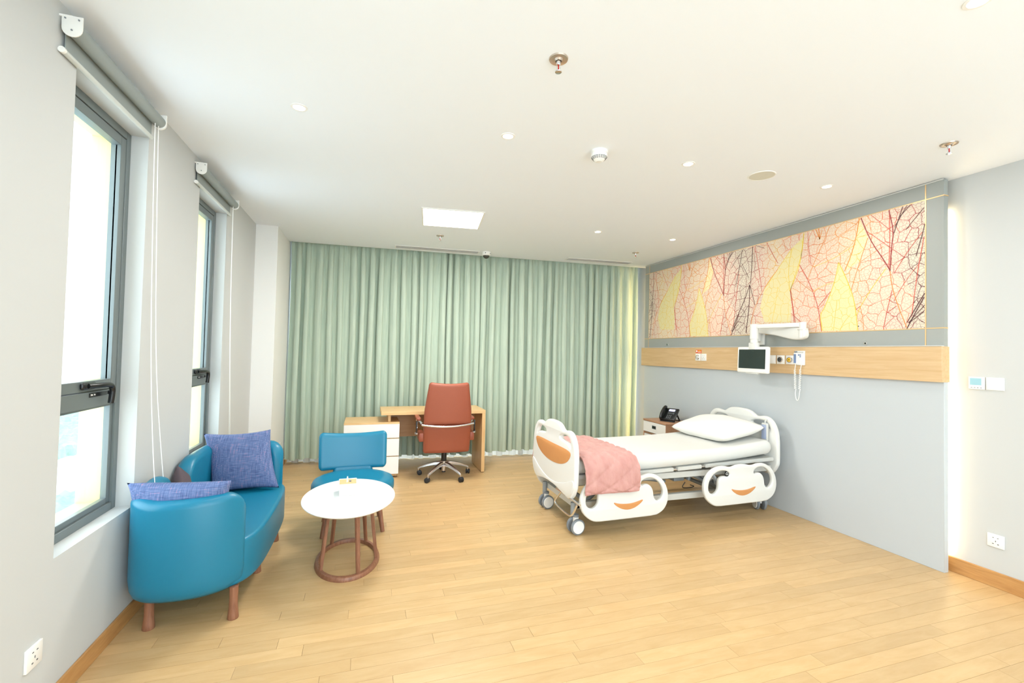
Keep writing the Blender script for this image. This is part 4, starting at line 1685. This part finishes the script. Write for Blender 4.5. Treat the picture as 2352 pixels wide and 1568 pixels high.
b.build('lower_back', M['brown'], oc, local=True, sharp=1.8)
b = MB()
b.box(-.255, .255, -.19, .28, .405, .500, .030, 3)
b.build('seat', M['brown'], oc, local=True)
# chrome bar across the back
bar = []
for k in range(25):
    u = -1 + 2 * k / 24
    x = .298 * u
    bar.append((x, backy(x * .9, .655) - .048 + .01 * u * u, .641 + .022 * u * u + .004 * u))
b = MB()
b.tube(bar, .0125, 12)
b.build('back_bar', M['chrome'], oc, local=True)
for sx in (-1, 1):
    b = MB()
    b.tube(smooth_path([(sx * .292, -.235, .665), (sx * .318, -.20, .690), (sx * .330, -.13, .708), (sx * .330, .05, .708), (sx * .325, .13, .690), (sx * .318, .15, .64), (sx * .315, .13, .56), (sx * .312, .06, .515)], 2), .016, 10)
    if sx > 0:
        bmesh.ops.translate(b.bm, vec=(-.034, 0, 0), verts=b.bm.verts)
    am = b.build('armrest', M['chrome'], oc, local=True)
    b = MB()
    b.box(sx * .328 - .026 - (.034 if sx > 0 else 0), sx * .328 + .026 - (.034 if sx > 0 else 0), -.20, .10, .702, .735, .012, 3)
    b.build('arm_pad', M['brown'], am, local=True)
    b = MB()
    b.box(sx * .352 - .006 - (.034 if sx > 0 else 0), sx * .352 + .006 - (.034 if sx > 0 else 0), -.225, -.185, .565, .700, .003, 2)
    b.build('arm_plate', M['black'], am, local=True)
    b = MB()
    b.tube([(sx * .352, -.205, .575), (sx * .352, -.205, .552)], .016, 10)
    b.tube([(sx * .345, -.205, .560), (sx * .262, -.10, .475)], .014, 10)
    if sx > 0:
        bmesh.ops.translate(b.bm, vec=(-.034, 0, 0), verts=b.bm.verts)
    b.build('arm_bracket', M['chrome'], am, local=True)
    b = MB()
    b.box(sx * .29 - .03, sx * .29 + .03, -.21, .02, .46, .56, .012, 2, mtx=Matrix.Identity(4))
    b.build('arm_panel', M['brown'], am, local=True)
b = MB()
b.cyl((0, 0, .185), (0, 0, .410), .032, seg=20)
b.build('gas_lift', M['black'], oc, local=True)
b = MB()
b.box(-.10, .10, -.10, .12, .385, .410, .006)
b.build('tilt_plate', M['black'], oc, local=True)
b = MB()
b.lathe([(0, .070), (.026, .070), (.027, .085), (.026, .14), (.044, .15), (.044, .19), (.032, .195), (0, .195)], (0, 0, 0), 22)
hubo = b.build('base_hub', M['alu'], oc, local=True)
b = MB()
b.cyl((0, 0, .055), (0, 0, .072), .024, seg=16)
b.build('hub_cap', M['blackrub'], hubo, local=True)
for k, dg in enumerate((12, 84, 156, 228, 300)):
    a = math.radians(dg)
    ca, sa = math.cos(a), math.sin(a)
    t = bmesh.new()
    secs = [(.030, .185, .060, .050), (.10, .176, .048, .040), (.20, .148, .038, .032), (.29, .112, .030, .024), (.318, .096, .024, .020)]
    rg = []
    for rr, zt_, w, hgt in secs:
        rg.append([t.verts.new((rr, q[0] * w / 2, zt_ + q[1] * hgt)) for q in ((-1, -1), (-.7, -.12), (-.35, 0), (.35, 0), (.7, -.12), (1, -1))])
    for i in range(len(rg) - 1):
        for j in range(6):
            t.faces.new((rg[i][j], rg[i][(j + 1) % 6], rg[i + 1][(j + 1) % 6], rg[i + 1][j]))
    t.faces.new(rg[0])
    t.faces.new(list(reversed(rg[-1])))
    b = MB()
    b.merge(t, Matrix.Rotation(a, 4, 'Z'))
    b.tube([(.312 * ca, .312 * sa, .100), (.312 * ca, .312 * sa, .052)], .008, 10)
    arm_ = b.build('base_arm', M['alu'], oc, local=True, sharp=.9)
    ph = a + 1.0 + k * 1.3
    cc = Vector((.312 * ca, .312 * sa, 0)) + Vector((math.cos(ph), math.sin(ph), 0)) * .012
    ax = Vector((-math.sin(ph), math.cos(ph), 0))
    b = MB()
    for sg in (-1, 1):
        p = cc + ax * sg * .007 + Vector((0, 0, .029))
        q = cc + ax * sg * .024 + Vector((0, 0, .029))
        b.tube([p, p.lerp(q, .2), p.lerp(q, .8), q], [.024, .029, .029, .022], 20)
    b.tube([cc + ax * -.008 + Vector((0, 0, .034)), cc + ax * .008 + Vector((0, 0, .034))], .024, 14)
    b.build('caster', M['blackrub'], arm_, local=True)

# ================================================================== NIGHTSTAND AND PHONE
NX0, NX1, NY0, NY1, NZ = 3.545, 3.950, 4.705, 5.170, .668
ns = thing('nightstand', 'walnut nightstand with a white drawer between bed and curtain', 'nightstand', ((NX0 + NX1) / 2, (NY0 + NY1) / 2, 0))
b = MB()
b.box(NX0 - .006, NX1, NY0 - .006, NY1 + .006, NZ - .022, NZ, .003)
b.build('top', M['nswood'], ns)
for yy in (NY0, NY1 - .018):
    b = MB()
    b.box(NX0, NX1 - .004, yy, yy + .018, .055, NZ - .022)
    b.build('side_panel', M['nswood'], ns)
b = MB()
b.box(NX1 - .02, NX1 - .006, NY0 + .018, NY1 - .018, .055, NZ - .022)
b.build('back_panel', M['nswood'], ns)
b = MB()
b.box(NX0 + .012, NX1 - .02, NY0 + .018, NY1 - .018, .485, .497)
b.build('shelf', M['nswood'], ns)
b = MB()
b.box(NX0 - .003, NX0 + .015, NY0 + .002, NY1 - .002, .507, NZ - .026, .002, 1)
dr = b.build('drawer', M['lam'], ns)
b = MB()
hy = (NY0 + NY1) / 2
b.box(NX0 - .005, NX0 - .002, hy - .042, hy + .042, .560, .604, .001, 1)
hp = b.build('recessed_pull', M['greyp'], dr)
b = MB()
b.box(NX0 - .0058, NX0 - .0045, hy - .034, hy + .034, .566, .598)
b.build('pull_recess', M['black'], hp)
b = MB()
b.box(NX0, NX0 + .018, NY0 + .020, NY1 - .020, .075, .478, .002, 1)
dd = b.build('door', M['lam'], ns)
b = MB()
b.box(NX0 - .003, NX0 + .001, NY0 + .05, NY0 + .07, .30, .38, .001, 1)
b.build('recessed_pull', M['greyp'], dd)
for x in (NX0 + .04, NX1 - .05):
    for yy in (NY0 + .04, NY1 - .04):
        b = MB()
        b.cyl((x, yy, 0), (x, yy, .056), .018, seg=12)
        b.build('foot', M['blackrub'], ns)

# desk phone: local x = towards the user (-X world), built facing local -Y then turned
ph = thing('desk_phone', 'black desk phone with lit display on the nightstand', 'phone', (3.735, 4.875, NZ), math.radians(-63))
tilt = math.radians(43)
def fr(o):
    """plate frame: x to the right, y up the tilted face"""
    return frame(o, (1, 0, 0), (0, math.cos(tilt), math.sin(tilt)))
FP = fr((0, -.085, .012))
b = MB()
b.box(-.095, .105, 0, .195, 0, .026, .007, 2, mtx=FP)
b.build('body', M['black'], ph, local=True)
b = MB()
b.box(-.090, .100, -.095, -.060, 0, .016, .005, 2)
b.build('front_foot', M['black'], ph, local=True)
b = MB()
for x in (-.06, .075):
    b.tube([(x, .030, .095), (x, .115, .006)], [.012, .009], 8)
b.box(-.07, .085, .098, .124, 0, .010, .002, 1)
b.build('stand', M['black'], ph, local=True)
b = MB()
hpts = [(-.072, .004, .034), (-.072, .010, .048), (-.072, .045, .062), (-.072, .10, .068), (-.072, .155, .062), (-.072, .192, .048), (-.072, .198, .032)]
b.tube([FP @ Vector(p) for p in smooth_path(hpts, 2)], [.021] * 6 + [.015] * 14 + [.021] * 6, 12) if False else b.tube([FP @ Vector(p) for p in smooth_path(hpts, 2)], .019, 12)
b.build('handset', M['black'], ph, local=True)
b = MB()
b.box(-.020, .075, .134, .176, .0255, .028, mtx=FP)
dsp = b.build('display_bezel', M['dgrey'], ph, local=True)
b = MB()
b.box(-.014, .062, .140, .172, .0275, .0288, mtx=FP)
b.build('display', M['lcd'], dsp, local=True)
b = MB()
for rr in range(4):
    for cc in range(3):
        b.box(-.012 + cc * .022, -.001 + cc * .022, .022 + rr * .016, .029 + rr * .016, .025, .0280, mtx=FP)
for rr in range(2):
    for cc in range(5):
        b.box(-.014 + cc * .018, -.005 + cc * .018, .098 + rr * .015, .105 + rr * .015, .025, .0280, mtx=FP)
b.build('keys', M['greyp'], ph, local=True)

# ================================================================== HOSPITAL BED
BX_F, BX_H = 1.640, 3.835          # planes of footboard and headboard
bed = thing('hospital_bed', 'white adjustable hospital bed with cloud-shaped boards and lowered side rails', 'bed', (2.75, 3.80, 0))
def board_outline(w, z0, zt_, cz=.05):
    """cloud-topped end board, symmetrical, local (y, z), y from -w to w"""
    half = [(0.0, zt_), (.10 * w / .475, zt_ - .004), (.155 * w / .475, zt_ - .022), (.205 * w / .475, zt_ - .055), (.235 * w / .475, zt_ - .060), (.285 * w / .475, zt_ - .050),
            (.335 * w / .475, zt_ - .046), (.390 * w / .475, zt_ - .066), (.435 * w / .475, zt_ - .115), (.465 * w / .475, zt_ - .19), (w, zt_ - .29), (w, z0 + .14), (w - .008, z0 + .10), (w - .05, z0 + .03), (w - .10, z0), (w - .17, z0 + .004), (w - .24, z0 + .03), (w - .30, z0 + .036)]
    full = [(-y, z) for y, z in reversed(half[1:])] + half
    return smooth_ring(full, 2)
def mirror(r):
    return [(-y, z) for y, z in reversed(r)]
def end_board(name, x, yc, w, z0, zt_, tilt_, label, orange):
    out = board_outline(w, z0, zt_)
    # handle opening below each ear, local offsets from the top
    k = w / .475
    hole = smooth_ring([(.150 * k, zt_ - .118), (.195 * k, zt_ - .098), (.270 * k, zt_ - .092), (.335 * k, zt_ - .098), (.375 * k, zt_ - .130), (.390 * k, zt_ - .185), (.372 * k, zt_ - .178), (.320 * k, zt_ - .150), (.235 * k, zt_ - .146), (.165 * k, zt_ - .136)], 2)
    m = frame((x, yc, 0), (0, 1, 0), (0, 0, 1))
    m = m @ Matrix.Translation((0, z0, 0)) @ Matrix.Rotation(tilt_, 4, 'X') @ Matrix.Translation((0, -z0, 0))
    b = MB()
    b.prism(out, [hole, mirror(hole)], .046, m, .016, 3)
    o = b.build(name, M['bedwhite'], bed, sharp=1.0)
    if orange:
        moon = smooth_ring([(-.33, zt_ - .205), (-.20, zt_ - .203), (0, zt_ - .205), (.20, zt_ - .203), (.33, zt_ - .205), (.40, zt_ - .218), (.375, zt_ - .268), (.31, zt_ - .318), (.18, zt_ - .358), (0, zt_ - .372), (-.18, zt_ - .358), (-.31, zt_ - .318), (-.375, zt_ - .268), (-.40, zt_ - .218)], 2)
        b = MB()
        b.prism(moon, [], .006, m @ Matrix.Translation((0, 0, -.0225)), .0015, 1)
        b.prism(moon, [], .006, m @ Matrix.Translation((0, 0, .0225)), .0015, 1)
        b.build('orange_inlay', M['bedorange'], o)
        # raised lower band, as moulded into the plastic
        band = smooth_ring([(-w + .01, z0 + .19), (-.30, z0 + .115), (-.12, z0 + .075), (0, z0 + .065), (.12, z0 + .075), (.30, z0 + .115), (w - .01, z0 + .19), (w - .012, z0 + .11), (w - .07, z0 + .03), (w - .16, z0 + .014), (.12, z0 + .045), (-.12, z0 + .045), (-w + .16, z0 + .014), (-w + .07, z0 + .03), (-w + .012, z0 + .11)], 2)
        b = MB()
        b.prism(band, [], .012, m @ Matrix.Translation((0, 0, -.022)), .005, 2)
        b.build('moulded_band', M['bedwhite'], o, sharp=1.0)
    return o
end_board('footboard', BX_F, 3.770, .475, .300, .902, .02, '', True)
end_board('headboard', BX_H, 3.825, .470, .360, .972, -.01, '', False)

# side rails (lowered): the outline measured on one of them
RAIL = [(0.018, 0.181), (0.029, 0.246), (0.062, 0.303), (0.114, 0.342), (0.171, 0.362), (0.229, 0.367), (0.275, 0.362), (0.308, 0.353), (0.342, 0.354), (0.388, 0.368), (0.445, 0.374), (0.504, 0.368), (0.552, 0.356), (0.591, 0.358), (0.64, 0.370), (0.69, 0.372), (0.746, 0.355), (0.805, 0.316), (0.846, 0.251), (0.863, 0.18), (0.855, 0.118), (0.825, 0.065), (0.781, 0.034), (0.732, 0.016), (0.539, 0.013), (0.326, 0.011), (0.18, 0.010), (0.131, 0.020), (0.078, 0.056), (0.037, 0.105)]
HOLE1 = [(0.07, 0.178), (0.075, 0.226), (0.099, 0.271), (0.139, 0.308), (0.188, 0.326), (0.238, 0.328), (0.28, 0.319), (0.303, 0.298), (0.301, 0.281), (0.284, 0.271), (0.255, 0.277), (0.222, 0.275), (0.193, 0.258), (0.181, 0.226), (0.182, 0.186), (0.174, 0.15), (0.146, 0.128), (0.118, 0.123), (0.089, 0.137), (0.074, 0.158)]
HOLE2 = [(0.583, 0.294), (0.591, 0.314), (0.622, 0.333), (0.675, 0.34), (0.728, 0.324), (0.773, 0.286), (0.801, 0.24), (0.808, 0.198), (0.795, 0.164), (0.771, 0.143), (0.748, 0.139), (0.726, 0.153), (0.712, 0.18), (0.709, 0.221), (0.693, 0.257), (0.667, 0.281), (0.64, 0.288), (0.614, 0.284), (0.594, 0.275)]
SMILE = [(0.324, 0.160), (0.366, 0.147), (0.43, 0.140), (0.494, 0.141), (0.55, 0.152), (0.597, 0.165), (0.604, 0.158), (0.581, 0.135), (0.537, 0.107), (0.486, 0.092), (0.443, 0.090), (0.392, 0.103), (0.349, 0.128), (0.326, 0.149)]
def side_rail(x0, z0, yf, out_sign, head):
    """yf = outer face, out_sign -1 faces the viewer"""
    m = frame((x0, yf - out_sign * .020, z0), (1, 0, 0), (0, 0, 1))
    b = MB()
    b.prism(smooth_ring(RAIL, 1), [smooth_ring(HOLE1, 1), smooth_ring(HOLE2, 1)], .040, m, .013, 3)
    o = b.build('side_rail', M['bedwhite'], bed, sharp=1.0)
    zf = .0205 * (1 if out_sign < 0 else -1)
    b = MB()
    b.prism(smooth_ring(SMILE, 1), [], .004, m @ Matrix.Translation((0, 0, zf)), .001, 1)
    b.build('orange_inlay', M['bedorange'], o)
    if head and out_sign < 0:
        lab = smooth_ring([(.252, .270), (.258, .325), (.285, .318), (.305, .298), (.302, .280), (.284, .268)], 1)
        b = MB()
        b.prism(lab, [], .003, m @ Matrix.Translation((0, 0, .0095)), 0, 1)
        lb = b.build('angle_dial', M['black'], o)
        b = MB()
        b.tube([Vector((x0 + .278 + .010 * math.cos(a), yf + .0092, z0 + .297 + .010 * math.sin(a))) for a in [2 * PI * k / 14 for k in range(14)]], .0018, 6, closed=True)
        b.cyl((x0 + .293, yf + .010, z0 + .286), (x0 + .293, yf + .0085, z0 + .286), .0035, seg=8)
        b.build('dial_mark', M['white'], lb)
    # support arms to the frame
    for xx in (x0 + .22, x0 + .64):
        b = MB()
        yi = yf - out_sign * .04
        b.tube([(xx, yi, z0 + .20), (xx, yi - out_sign * .05, z0 + .24), (xx, yi - out_sign * .12, z0 + .30)], .014, 8)
        b.build('rail_arm', M['mgrey'], o)
    return o
side_rail(1.655, .125, 3.285, -1, False)
side_rail(2.868, .150, 3.285, -1, True)
side_rail(1.655, .125, 4.300, 1, False)
side_rail(2.868, .150, 4.300, 1, True)

def zplat(x):                     # sleeping surface rises a little towards the head
    return .497 + .045 * max(0, min(1, (x - 2.25) / 1.4)) ** 1.2
# platform sections
for x0, x1 in ((1.70, 2.245), (2.29, 2.640), (2.685, 2.945), (2.99, 3.795)):
    b = MB()
    z0, z1 = zplat(x0), zplat(x1)
    t = bmesh.new()
    bmesh.ops.create_cube(t, size=1)
    for v in t.verts:
        k = v.co.x + .5
        v.co = Vector((x0 + k * (x1 - x0), 3.80 + v.co.y * .84, (z0 if k < .5 else z1) - .032 + (v.co.z + .5) * .032))
    bmesh.ops.bevel(t, geom=t.edges[:], offset=.004, segments=2, affect='EDGES')
    b.merge(t)
    b.build('platform_section', M['lgrey'], bed)
b = MB()
for x in (2.267, 2.662, 2.967):
    for yy in (3.40, 4.20):
        b.cyl((x - .03, yy, zplat(x) - .02), (x + .03, yy, zplat(x) - .02), .010, seg=10)
b.build('hinge', M['chrome'], bed)
# main frame
for yy in (3.435, 4.165):
    b = MB()
    b.box(1.66, 3.80, yy - .02, yy + .02, .405, .458, .003, 1)
    b.build('frame_rail', M['lgrey'], bed)
for x in (1.69, 2.27, 2.97, 3.77):
    b = MB()
    b.box(x - .02, x + .02, 3.455, 4.145, .412, .452, .003, 1)
    b.build('frame_crossbar', M['lgrey'], bed)
# base frame
for yy in (3.50, 4.10):
    b = MB()
    b.box(1.73, 3.78, yy - .022, yy + .022, .185, .240, .003, 1)
    b.build('base_rail', M['lgrey'], bed)
for x in (1.745, 3.74):
    b = MB()
    b.box(x - .022, x + .022, 3.478, 4.122, .187, .238, .003, 1)
    b.build('base_crossbar', M['lgrey'], bed)
# lifting arms
for yy in (3.56, 4.04):
    for xa, xb in ((1.86, 2.14), (3.30, 3.02)):
        b = MB()
        b.tube([(xa, yy, .212), (xb, yy, .425)], .017, 10)
        b.build('lift_arm', M['mgrey'], bed)
for x in (1.875, 3.28):
    b = MB()
    b.tube([(x, 3.50, .215), (x, 4.10, .215)], .02, 10)
    b.build('torsion_bar', M['mgrey'], bed)
for yy, xa, xb in ((3.72, 2.30, 2.80), (3.88, 2.50, 3.12)):
    b = MB()
    b.tube([(xa, yy, .36), ((xa + xb) / 2, yy, .335), (xb, yy, .285)], [.028, .026, .014], 12)
    b.tube([(xa - .02, yy, .36), (xa + .16, yy, .352)], .036, 14)
    b.build('actuator', M['mgrey'], bed)
b = MB()
b.box(2.845, 2.965, 3.64, 3.74, .30, .40, .008)
b.build('motor_box', M['mgrey'], bed)
b = MB()
b.tube([(2.96, 3.60, .40), (3.10, 3.60, .33), (3.24, 3.60, .26)], .020, 8)
b.tube([(2.92, 3.72, .38), (3.12, 3.70, .40), (3.3, 3.68, .39)], .018, 8)
b.tube([(3.06, 3.66, .41), (3.02, 3.66, .30)], .022, 8)
b.build('linkage', M['mgrey'], bed)
b = MB()
b.box(3.02, 3.16, 3.80, 3.92, .33, .40, .006)
b.build('control_box', M['lgrey'], bed)
b = MB()
b.tube(smooth_path([(2.68, 3.42, .46), (2.9, 3.47, .40), (3.0, 3.5, .38), (3.1, 3.5, .40), (3.15, 3.52, .43)], 2), .004, 6)
b.tube(smooth_path([(2.94, 3.6, .30), (2.90, 3.6, .25), (2.98, 3.62, .235), (3.06, 3.6, .25), (3.0, 3.6, .27)], 2), .004, 6)
b.build('cable', M['blackrub'], bed)
# end posts
for x, yy in ((1.70, 3.47), (1.70, 4.10), (3.80, 3.50), (3.80, 4.12)):
    b = MB()
    b.cyl((x, yy, .14), (x, yy, .25), .022, seg=14)
    b.build('caster_post', M['mgrey'], bed)
# chrome foot loop
b = MB()
xq = 1.615
b.tube(smooth_path([(xq + .02, 3.57, .312), (xq, 3.66, .215), (xq, 3.655, .188), (xq, 3.40, .176), (xq, 3.31, .196), (xq + .01, 3.215 + .03, .305)], 3), .0085, 10)
b.tube([(xq + .012, 3.66, .318), (xq + .012, 3.20, .318)], .0085, 10)
b.build('foot_loop', M['chrome'], bed)
def bed_caster(x, yy, ang):
    b = MB()
    ax = Vector((-math.sin(ang), math.cos(ang), 0))
    c = Vector((x, yy, .064))
    b.box(-.020, .020, -.018, .018, .060, .145, .008, 2, mtx=Matrix.Translation((x, yy, 0)) @ Matrix.Rotation(ang, 4, 'Z'))
    o = b.build('caster', M['white'], bed)
    for sg in (-1, 1):
        b = MB()
        p, q = c + ax * sg * .021, c + ax * sg * .046
        b.tube([p, p.lerp(q, .15), p.lerp(q, .85), q], [.060, .064, .064, .058], 36)
        b.build('tyre', M['greyp'], o, sharp=.6)
        b = MB()
        p, q = c + ax * sg * .044, c + ax * sg * .051
        b.tube([p, q], [.054, .050], 36)
        b.build('wheel_cover', M['white'], o)
    b = MB()
    b.cyl((x, yy, .14), (x, yy, .158), .026, seg=16)
    b.build('swivel', M['greyp'], o)
bed_caster(1.712, 3.440, .12)
bed_caster(1.712, 4.085, .12)
bed_caster(3.770, 3.520, 1.2)
bed_caster(3.770, 4.110, .8)

# hand control hanging on the headboard
rc = thing('hand_control', 'grey bed hand control with blue keys hanging on the headboard', 'remote', (3.785, 3.475, .80))
b = MB()
b.box(-.014, .012, -.035, .035, -.115, .060, .010, 3)
b.build('case', M['lgrey'], rc, local=True)
b = MB()
b.box(-.0165, -.0125, -.026, .026, -.095, .045, .004, 2)
b.build('key_pad', M['bedpad'], rc, local=True)
b = MB()
b.tube(smooth_path([(.0, 0, .055), (.0, .0, .085), (.03, .0, .10), (.075, 0, .09)], 2), .006, 8)
b.build('hook', M['lgrey'], rc, local=True)
b = MB()
b.tube(smooth_path([(0, 0, -.11), (.0, .01, -.16), (.01, .02, -.22), (.02, .02, -.28)], 2), .004, 6)
b.build('cable', M['lgrey'], rc, local=True)

# mattress
MX0, MX1, MY0, MY1, MT = 1.672, 3.790, 3.372, 4.228, .135
def zmat(x, z):
    return zplat(x) + z
b = MB()
HA, HB, MR, CR = (MX1 - MX0) / 2, (MY1 - MY0) / 2, .062, .07
def edge_mix(t, half, n_edge=.16):
    # parameter -1..1 -> position, denser near both ends
    return half * math.sin(t * PI / 2) if abs(t) < 1 else half * t
def mattress_pt(i, j, sg):
    x, y = edge_mix(2 * i - 1, HA), edge_mix(2 * j - 1, HB)
    # round the plan corners
    cx, cy = HA - CR, HB - CR
    if abs(x) > cx and abs(y) > cy:
        dx, dy = (abs(x) - cx) / CR, (abs(y) - cy) / CR
        m_ = max(dx, dy)
        l_ = math.hypot(dx, dy)
        k = m_ / l_ if l_ > 0 else 1
        x = math.copysign(cx + CR * dx * k, x)
        y = math.copysign(cy + CR * dy * k, y)
        d = CR * (1 - m_)
    else:
        d = min(HA - abs(x), HB - abs(y))
    q = min(1, max(0, d) / MR)
    z = MT / 2 + sg * MT / 2 * (1 - (1 - q) ** 2.2) ** .5
    X, Y = (MX0 + MX1) / 2 + x, (MY0 + MY1) / 2 + y
    sag = (.004 * noise.noise(Vector((X * 3, Y * 3, 0))) + .005 * math.sin((X - MX0) * 3.1)) * (z / MT)
    return Vector((X, Y, zplat(X) + .001 + z + sag + .030 * max(0, (X - 3.0) / .79) ** 2))
for sg in (1, -1):
    b.grid(60, 36, lambda i, j: mattress_pt(i, j, sg))
mt_ = b.build('mattress', M['sheet'], None, sharp=1.5)
cc = Vector((2.73, 3.8, .5))
mt_.data.transform(Matrix.Translation(-cc))
mt_.location = cc
tag(mt_, 'white sheeted mattress on the hospital bed', 'mattress')

# pillow
cushion('bed_pillow', 'plump white pillow propped against the headboard of the bed', M['pillow'], .268, .362, .104, frame((3.490, 3.815, .772), (1, .03, .17), (-.05, 1, .0)), pinch=.035, seed=9, cat='pillow', n=26, wr=.016)

# pink quilted blanket over the foot end
bl = thing('blanket', 'pink quilted blanket folded over the foot end of the bed', 'blanket', (1.95, 3.8, .64))
prof = []      # (y, z offset from top surface or absolute), from the near hem over the bed to the far hem
ztop = .497 + MT + .014
near_y, far_y = 3.252, 4.335
prof = [(near_y, .388), (near_y - .002, .42), (near_y + .002, .47), (near_y + .010, .53), (near_y + .028, .585), (near_y + .07, .625), (near_y + .13, .640), (near_y + .20, .6445)]
prof += [(near_y + .20 + k * .0695, .6455 + .002 * math.sin(k * 1.7)) for k in range(1, 10)]
prof += [(far_y - .13, .640), (far_y - .06, .62), (far_y - .02, .58), (far_y, .50), (far_y + .004, .42)]
prof = [(p[1], p[2]) for p in smooth_path([(0, a, c) for a, c in prof], 2)]
NP = len(prof) - 1
def blanket(off, xs0, xs1):
    def f(u, v):
        k = int(round(v * NP))
        yy, z = prof[k]
        x0 = xs0 + .02 * math.sin(v * 5)
        x1 = xs1 + .03 * math.sin(v * 3.5 + .6) + .03 * v
        x = x0 + (x1 - x0) * u
        # quilting lines: crossing diagonals, plus soft wrinkles
        s = v * 1.9
        q = min(abs(((x * 4.2 + s * 4.2) % 1) - .5), abs(((x * 4.2 - s * 4.2) % 1) - .5))
        puff = .010 * min(1, q * 7)
        wr = .006 * noise.noise(Vector((x * 7, s * 5, off))) + .003 * noise.noise(Vector((x * 22, s * 9, 3)))
        d = puff + wr + off
        hang = 1 if z < .60 else 0
        if hang:
            return (x, yy + (-d if yy < 3.8 else d) + .008 * math.sin(x * 17 + 1) * (.64 - z) * 3, z)
        return (x, yy, z + d)
    return f
b = MB()
b.grid(44, NP, blanket(.012, 1.683, 2.170))
b.build('top_layer', M['quilt'], bl, sharp=2.0, solid=.010)
prof = [(a, c - (.012 if i == 0 else 0)) for i, (a, c) in enumerate(prof)]
b = MB()
b.grid(44, NP, blanket(.000, 1.690, 2.176))
b.build('under_layer', M['quilt'], bl, sharp=2.0, solid=.008)

# ================================================================== MONITOR ARM AND MONITOR
ma = thing('folding_wall_bracket', 'white folding wall bracket that carries the bedside monitor', 'bracket', (XP, 3.68, 1.69))
b = MB()
b.box(XP - .030, XP, 3.645, 3.735, 1.640, 1.800, .008, 2)
b.build('wall_mount', M['bedwhite'], ma)
b = MB()
b.cyl((XP - .060, 3.690, 1.68), (XP - .060, 3.690, 1.805), .034, seg=22)
b.build('mount_joint', M['bedwhite'], ma)
# lower arm: tapered, from the mount to the elbow
def arm_outline():
    return smooth_ring([(-.02, .040), (.30, .022), (.56, .005), (.60, -.01), (.605, -.085), (.56, -.108), (.48, -.108), (.40, -.092), (.22, -.050), (-.02, -.025)], 2)
EX, EY = XP - .110, 3.135      # elbow
p0 = Vector((XP - .060, 3.690, 1.790))
dirv = Vector((EX - p0.x, EY - p0.y, 0)).normalized()
b = MB()
b.prism(arm_outline(), [], .060, frame(p0, dirv, (0, 0, 1)), .014, 2)
b.build('lower_arm', M['bedwhite'], ma, sharp=1.0)
b = MB()
b.cyl((EX, EY, 1.700), (EX, EY, 1.775), .036, seg=22)
b.lathe([(.036, 0), (.044, .004), (.044, .012), (.036, .016)], (EX, EY, 1.772), 22)
b.cyl((EX, EY, 1.785), (EX, EY, 1.846), .030, seg=22)
b.build('elbow_joint', M['bedwhite'], ma)
WX, WY = XP - .215, 3.585      # wrist above the monitor
b = MB()
d2 = Vector((WX - EX, WY - EY, 0)).normalized()
L2 = Vector((WX - EX, WY - EY, 0)).length
b.box(0, L2, -.022, .022, 1.800, 1.842, .008, 2, mtx=Matrix.Translation((EX, EY, 0)) @ Matrix.Rotation(math.atan2(d2.y, d2.x), 4, 'Z'))
b.build('upper_arm', M['bedwhite'], ma)
b = MB()
b.cyl((WX, WY, 1.700), (WX, WY, 1.845), .040, seg=24)
b.build('wrist_post', M['bedwhite'], ma)
b = MB()
b.lathe([(.036, 0), (.041, .004), (.041, .010), (.036, .014)], (WX, WY, 1.690), 24)
b.cyl((WX, WY, 1.655), (WX, WY, 1.692), .037, seg=24)
b.box(WX - .030, WX + .030, WY - .045, WY + .045, 1.585, 1.660, .010, 2)
b.build('tilt_head', M['bedwhite'], ma)
mo = thing('monitor', 'white bedside monitor with dark screen hanging from the wall arm', 'monitor', (WX - .012, 3.585, 1.482), 0)
mo.rotation_euler = (0, 0, -.02)
mo.matrix_basis = Matrix.Translation((WX - .012, 3.585, 1.482)) @ Matrix.Rotation(-.02, 4, 'Z') @ Matrix.Rotation(.03, 4, 'Y')
b = MB()
b.box(-.018, .024, -.192, .192, -.132, .132, .014, 3)
b.build('case', M['white'], mo, local=True)
b = MB()
b.box(-.0200, -.0175, -.168, .168, -.088, .106, .001, 1)
b.build('screen', M['screen'], mo, local=True)
b = MB()
b.cyl((-.0192, 0, .119), (-.0170, 0, .119), .0035, seg=10)
b.build('webcam', M['black'], mo, local=True)
b = MB()
b.box(-.016, .020, -.075, .075, -.142, -.130, .003, 1)
b.build('lower_lip', M['lgrey'], mo, local=True)
b = MB()
b.box(.022, .046, -.06, .06, -.06, .118, .006, 2)
b.build('rear_mount', M['white'], mo, local=True)
